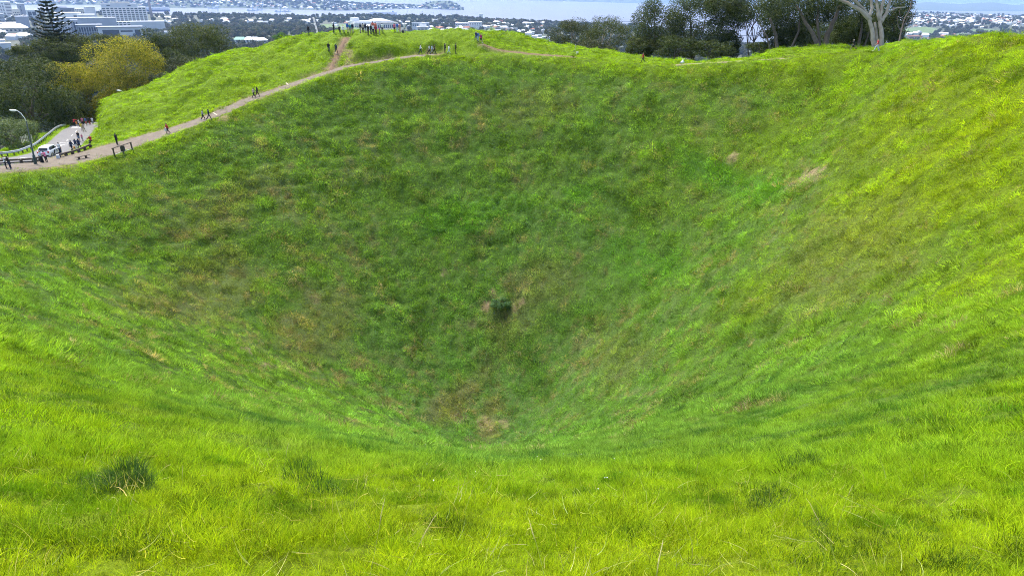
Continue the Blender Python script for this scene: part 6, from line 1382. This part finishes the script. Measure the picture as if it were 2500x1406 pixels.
person(837, 82, 'sitter in white shirt on the platform edge', WHT, GREYC, 'sit', 20, 1.7, 'f', 'tee', group=GC)
person(849.5, 82, 'person in bright blue top and khaki trousers on the platform', BLUE, KHAKI, 'stand', 0, 1.74, 'b', group=GC)
person(855.5, 82.5, 'person in teal top and khaki trousers on the platform', TEAL, KHAKI, 'stand2', 10, 1.7, 'f', group=GC)
person(861.5, 82, 'person in navy jacket and khaki trousers on the platform', NAVY, KHAKI, 'stand', -10, 1.76, 'g', group=GC)
person(880.5, 81, 'person in navy jacket, left of the dense middle group', NAVY, KHAKI, 'stand2', 20, 1.72, 'k', group=GC)
person(887, 81, 'person in tan top and black trousers in the middle group', BEIGE, BLACK, 'stand', 0, 1.7, 'k', 'tee', group=GC)
person(893, 81.5, 'person in navy coat and jeans in the middle group', NAVY, JEAN, 'stand', -20, 1.7, 'k', group=GC)
person(899.5, 87, 'tall figure in black pointing up, nearest of the platform crowd', BLACK, BLACK, 'up', 20, 1.78, 'k', group=GC)
person(906, 84, 'dark figure behind the pointing man', BLACK, NAVY, 'stand', 30, 1.68, 'k', group=GC)
person(912, 84.5, 'person in red and white top in the middle group', WHT, BLACK, 'stand', 10, 1.7, 'k', 'tee', group=GC)
person(918.5, 86, 'person in red hooded jacket and brown trousers', RED, BRN, 'stand2', 0, 1.66, 'b', group=GC)
person(927, 86, 'child in dark red top at the right of the middle group', MAG, GREYC, 'stand', 40, 1.3, 'k', 'tee', group=GC)
person(934, 80.5, 'person in white shirt and black trousers right of the child', WHT, BLACK, 'stand', 0, 1.68, 'k', 'tee', group=GC)
person(911, 79.5, 'tall person in coral top at the back of the middle group', CORAL, NAVY, 'stand', 0, 1.85, 'k', group=GC)
person(917.5, 80, 'second person in coral top at the back of the middle group', CORAL, GREYC, 'stand2', 0, 1.78, 'k', group=GC)
person(963.5, 80.5, 'person in pink jacket and black trousers on the platform', PINK, BLACK, 'stand', 10, 1.7, 'b', group=GC)
person(970.5, 80.5, 'person in blue top between the two pink ones', BLUE, SKY_, 'stand2', 0, 1.72, 'b', 'tee', group=GC)
person(976.5, 80.5, 'woman in pale pink dress on the platform', (.65, .34, .34), (.55, .3, .28), 'stand', 0, 1.66, 'b', 'tee', group=GC)
person(988, 81, 'person in white top and grey trousers at the right of the platform', WHT, GREYC, 'stand2', -20, 1.7, 'b', 'tee', group=GC)
person(1027, 133, 'walker in white jacket and dark trousers, leftmost on the flat grass', WHT, NAVY, 'walk', 80, 1.72, 'k', group=GD)
person(1048, 133, 'walker in white shirt and black trousers on the flat grass', WHT, BLACK, 'walk2', 80, 1.58, 'k', 'tee', group=GD)
person(1055, 132.5, 'pale-dressed walker beside the one in brown vest', SKY_, GREYC, 'walk', 80, 1.6, 'b', group=GD)
person(1060.5, 132.5, 'walker in brown vest with pale sleeves on the flat grass', BRN, BLACK, 'walk2', 80, 1.7, 'k', 'tee', group=GD)
person(1086.5, 131, 'figure in black with raised hands on the flat grass', BLACK, BLACK, 'up', 60, 1.76, 'k', group=GD)
person(1096, 131.5, 'walker all in white on the flat grass', WHT, SKY_, 'walk', 80, 1.55, 'b', group=GD)
person(1113, 131.5, 'figure in black suit, rightmost on the flat grass', BLACK, BLACK, 'stand', 80, 1.78, 'k', group=GD)
person(1162, 101, 'left of three walkers, navy jacket and jeans', NAVY, JEAN, 'walk', 150, 1.7, 'g', group=GD)
person(1167, 102.5, 'middle of three walkers, blue jacket and pale shorts', BLUE, SKY_, 'walk2', 150, 1.74, 'f', group=GD)
person(1174, 106, 'right of three walkers, magenta jacket and black shorts', MAG, BLACK, 'walk', 150, 1.7, 'f', 'top', 'shorts', shoe=WHT, group=GD)
person(1569, 154, 'walker in red top and black trousers on the right rim', RED, BLACK, 'walk', -80, 1.68, 'f', group=GD)
person(2081, 124.5, 'jogger in black with bare legs under the rim trees', BLACK, BLACK, 'run', -80, 1.7, 'g', 'top', 'shorts', group=GD)
person(2138.5, 126.5, 'walker in red top and pale jeans before the pale tree', RED, SKY_, 'walk2', -80, 1.72, 'f', 'tee', shoe=WHT, group=GD)
def bag(px, py, c, label, dz, s=.3, d=None):
    f = ground(px, py, 70, 170); t = empty('hand_bag', f + (0, 0, dz), .4, label, 'bag'); MB().box((0, 0, s * .5), (s, s * .45, s * 1.1), 0, .8).build('body', cloth(c), t); MB().tube([(-s * .3, 0, s), (-s * .2, 0, s * 1.6), (s * .2, 0, s * 1.6), (s * .3, 0, s)], .012, 5).build('handle', cloth(c), t)
bag(407, 327.5, WHT, 'white bag held by the woman in red on the path', .5, .42); bag(183.5, 369, ORG, 'orange bag held between the walkers on the road', .35, .3); bag(984, 81, BLACK, 'black rucksack on the ground of the platform', 0, .4)
# ------------------------------------------------------------------ the air between here and the far hills
hz = MB().box((0, 0, 167.5), (83000, 83000, 345)); o = hz.build('haze', bpy.data.materials.new('haze')); tag(o, 'thin blue sea haze', kind='stuff')
m = o.data.materials[0]; m.use_nodes = True; n = m.node_tree
for q in list(n.nodes): n.nodes.remove(q)
out = n.nodes.new('ShaderNodeOutputMaterial'); pv = n.nodes.new('ShaderNodeVolumePrincipled')
pv.inputs['Color'].default_value = (.37, .57, 1.0, 1); pv.inputs['Density'].default_value = 5.0e-5; pv.inputs['Anisotropy'].default_value = .1
n.links.new(pv.outputs[0], out.inputs['Volume'])
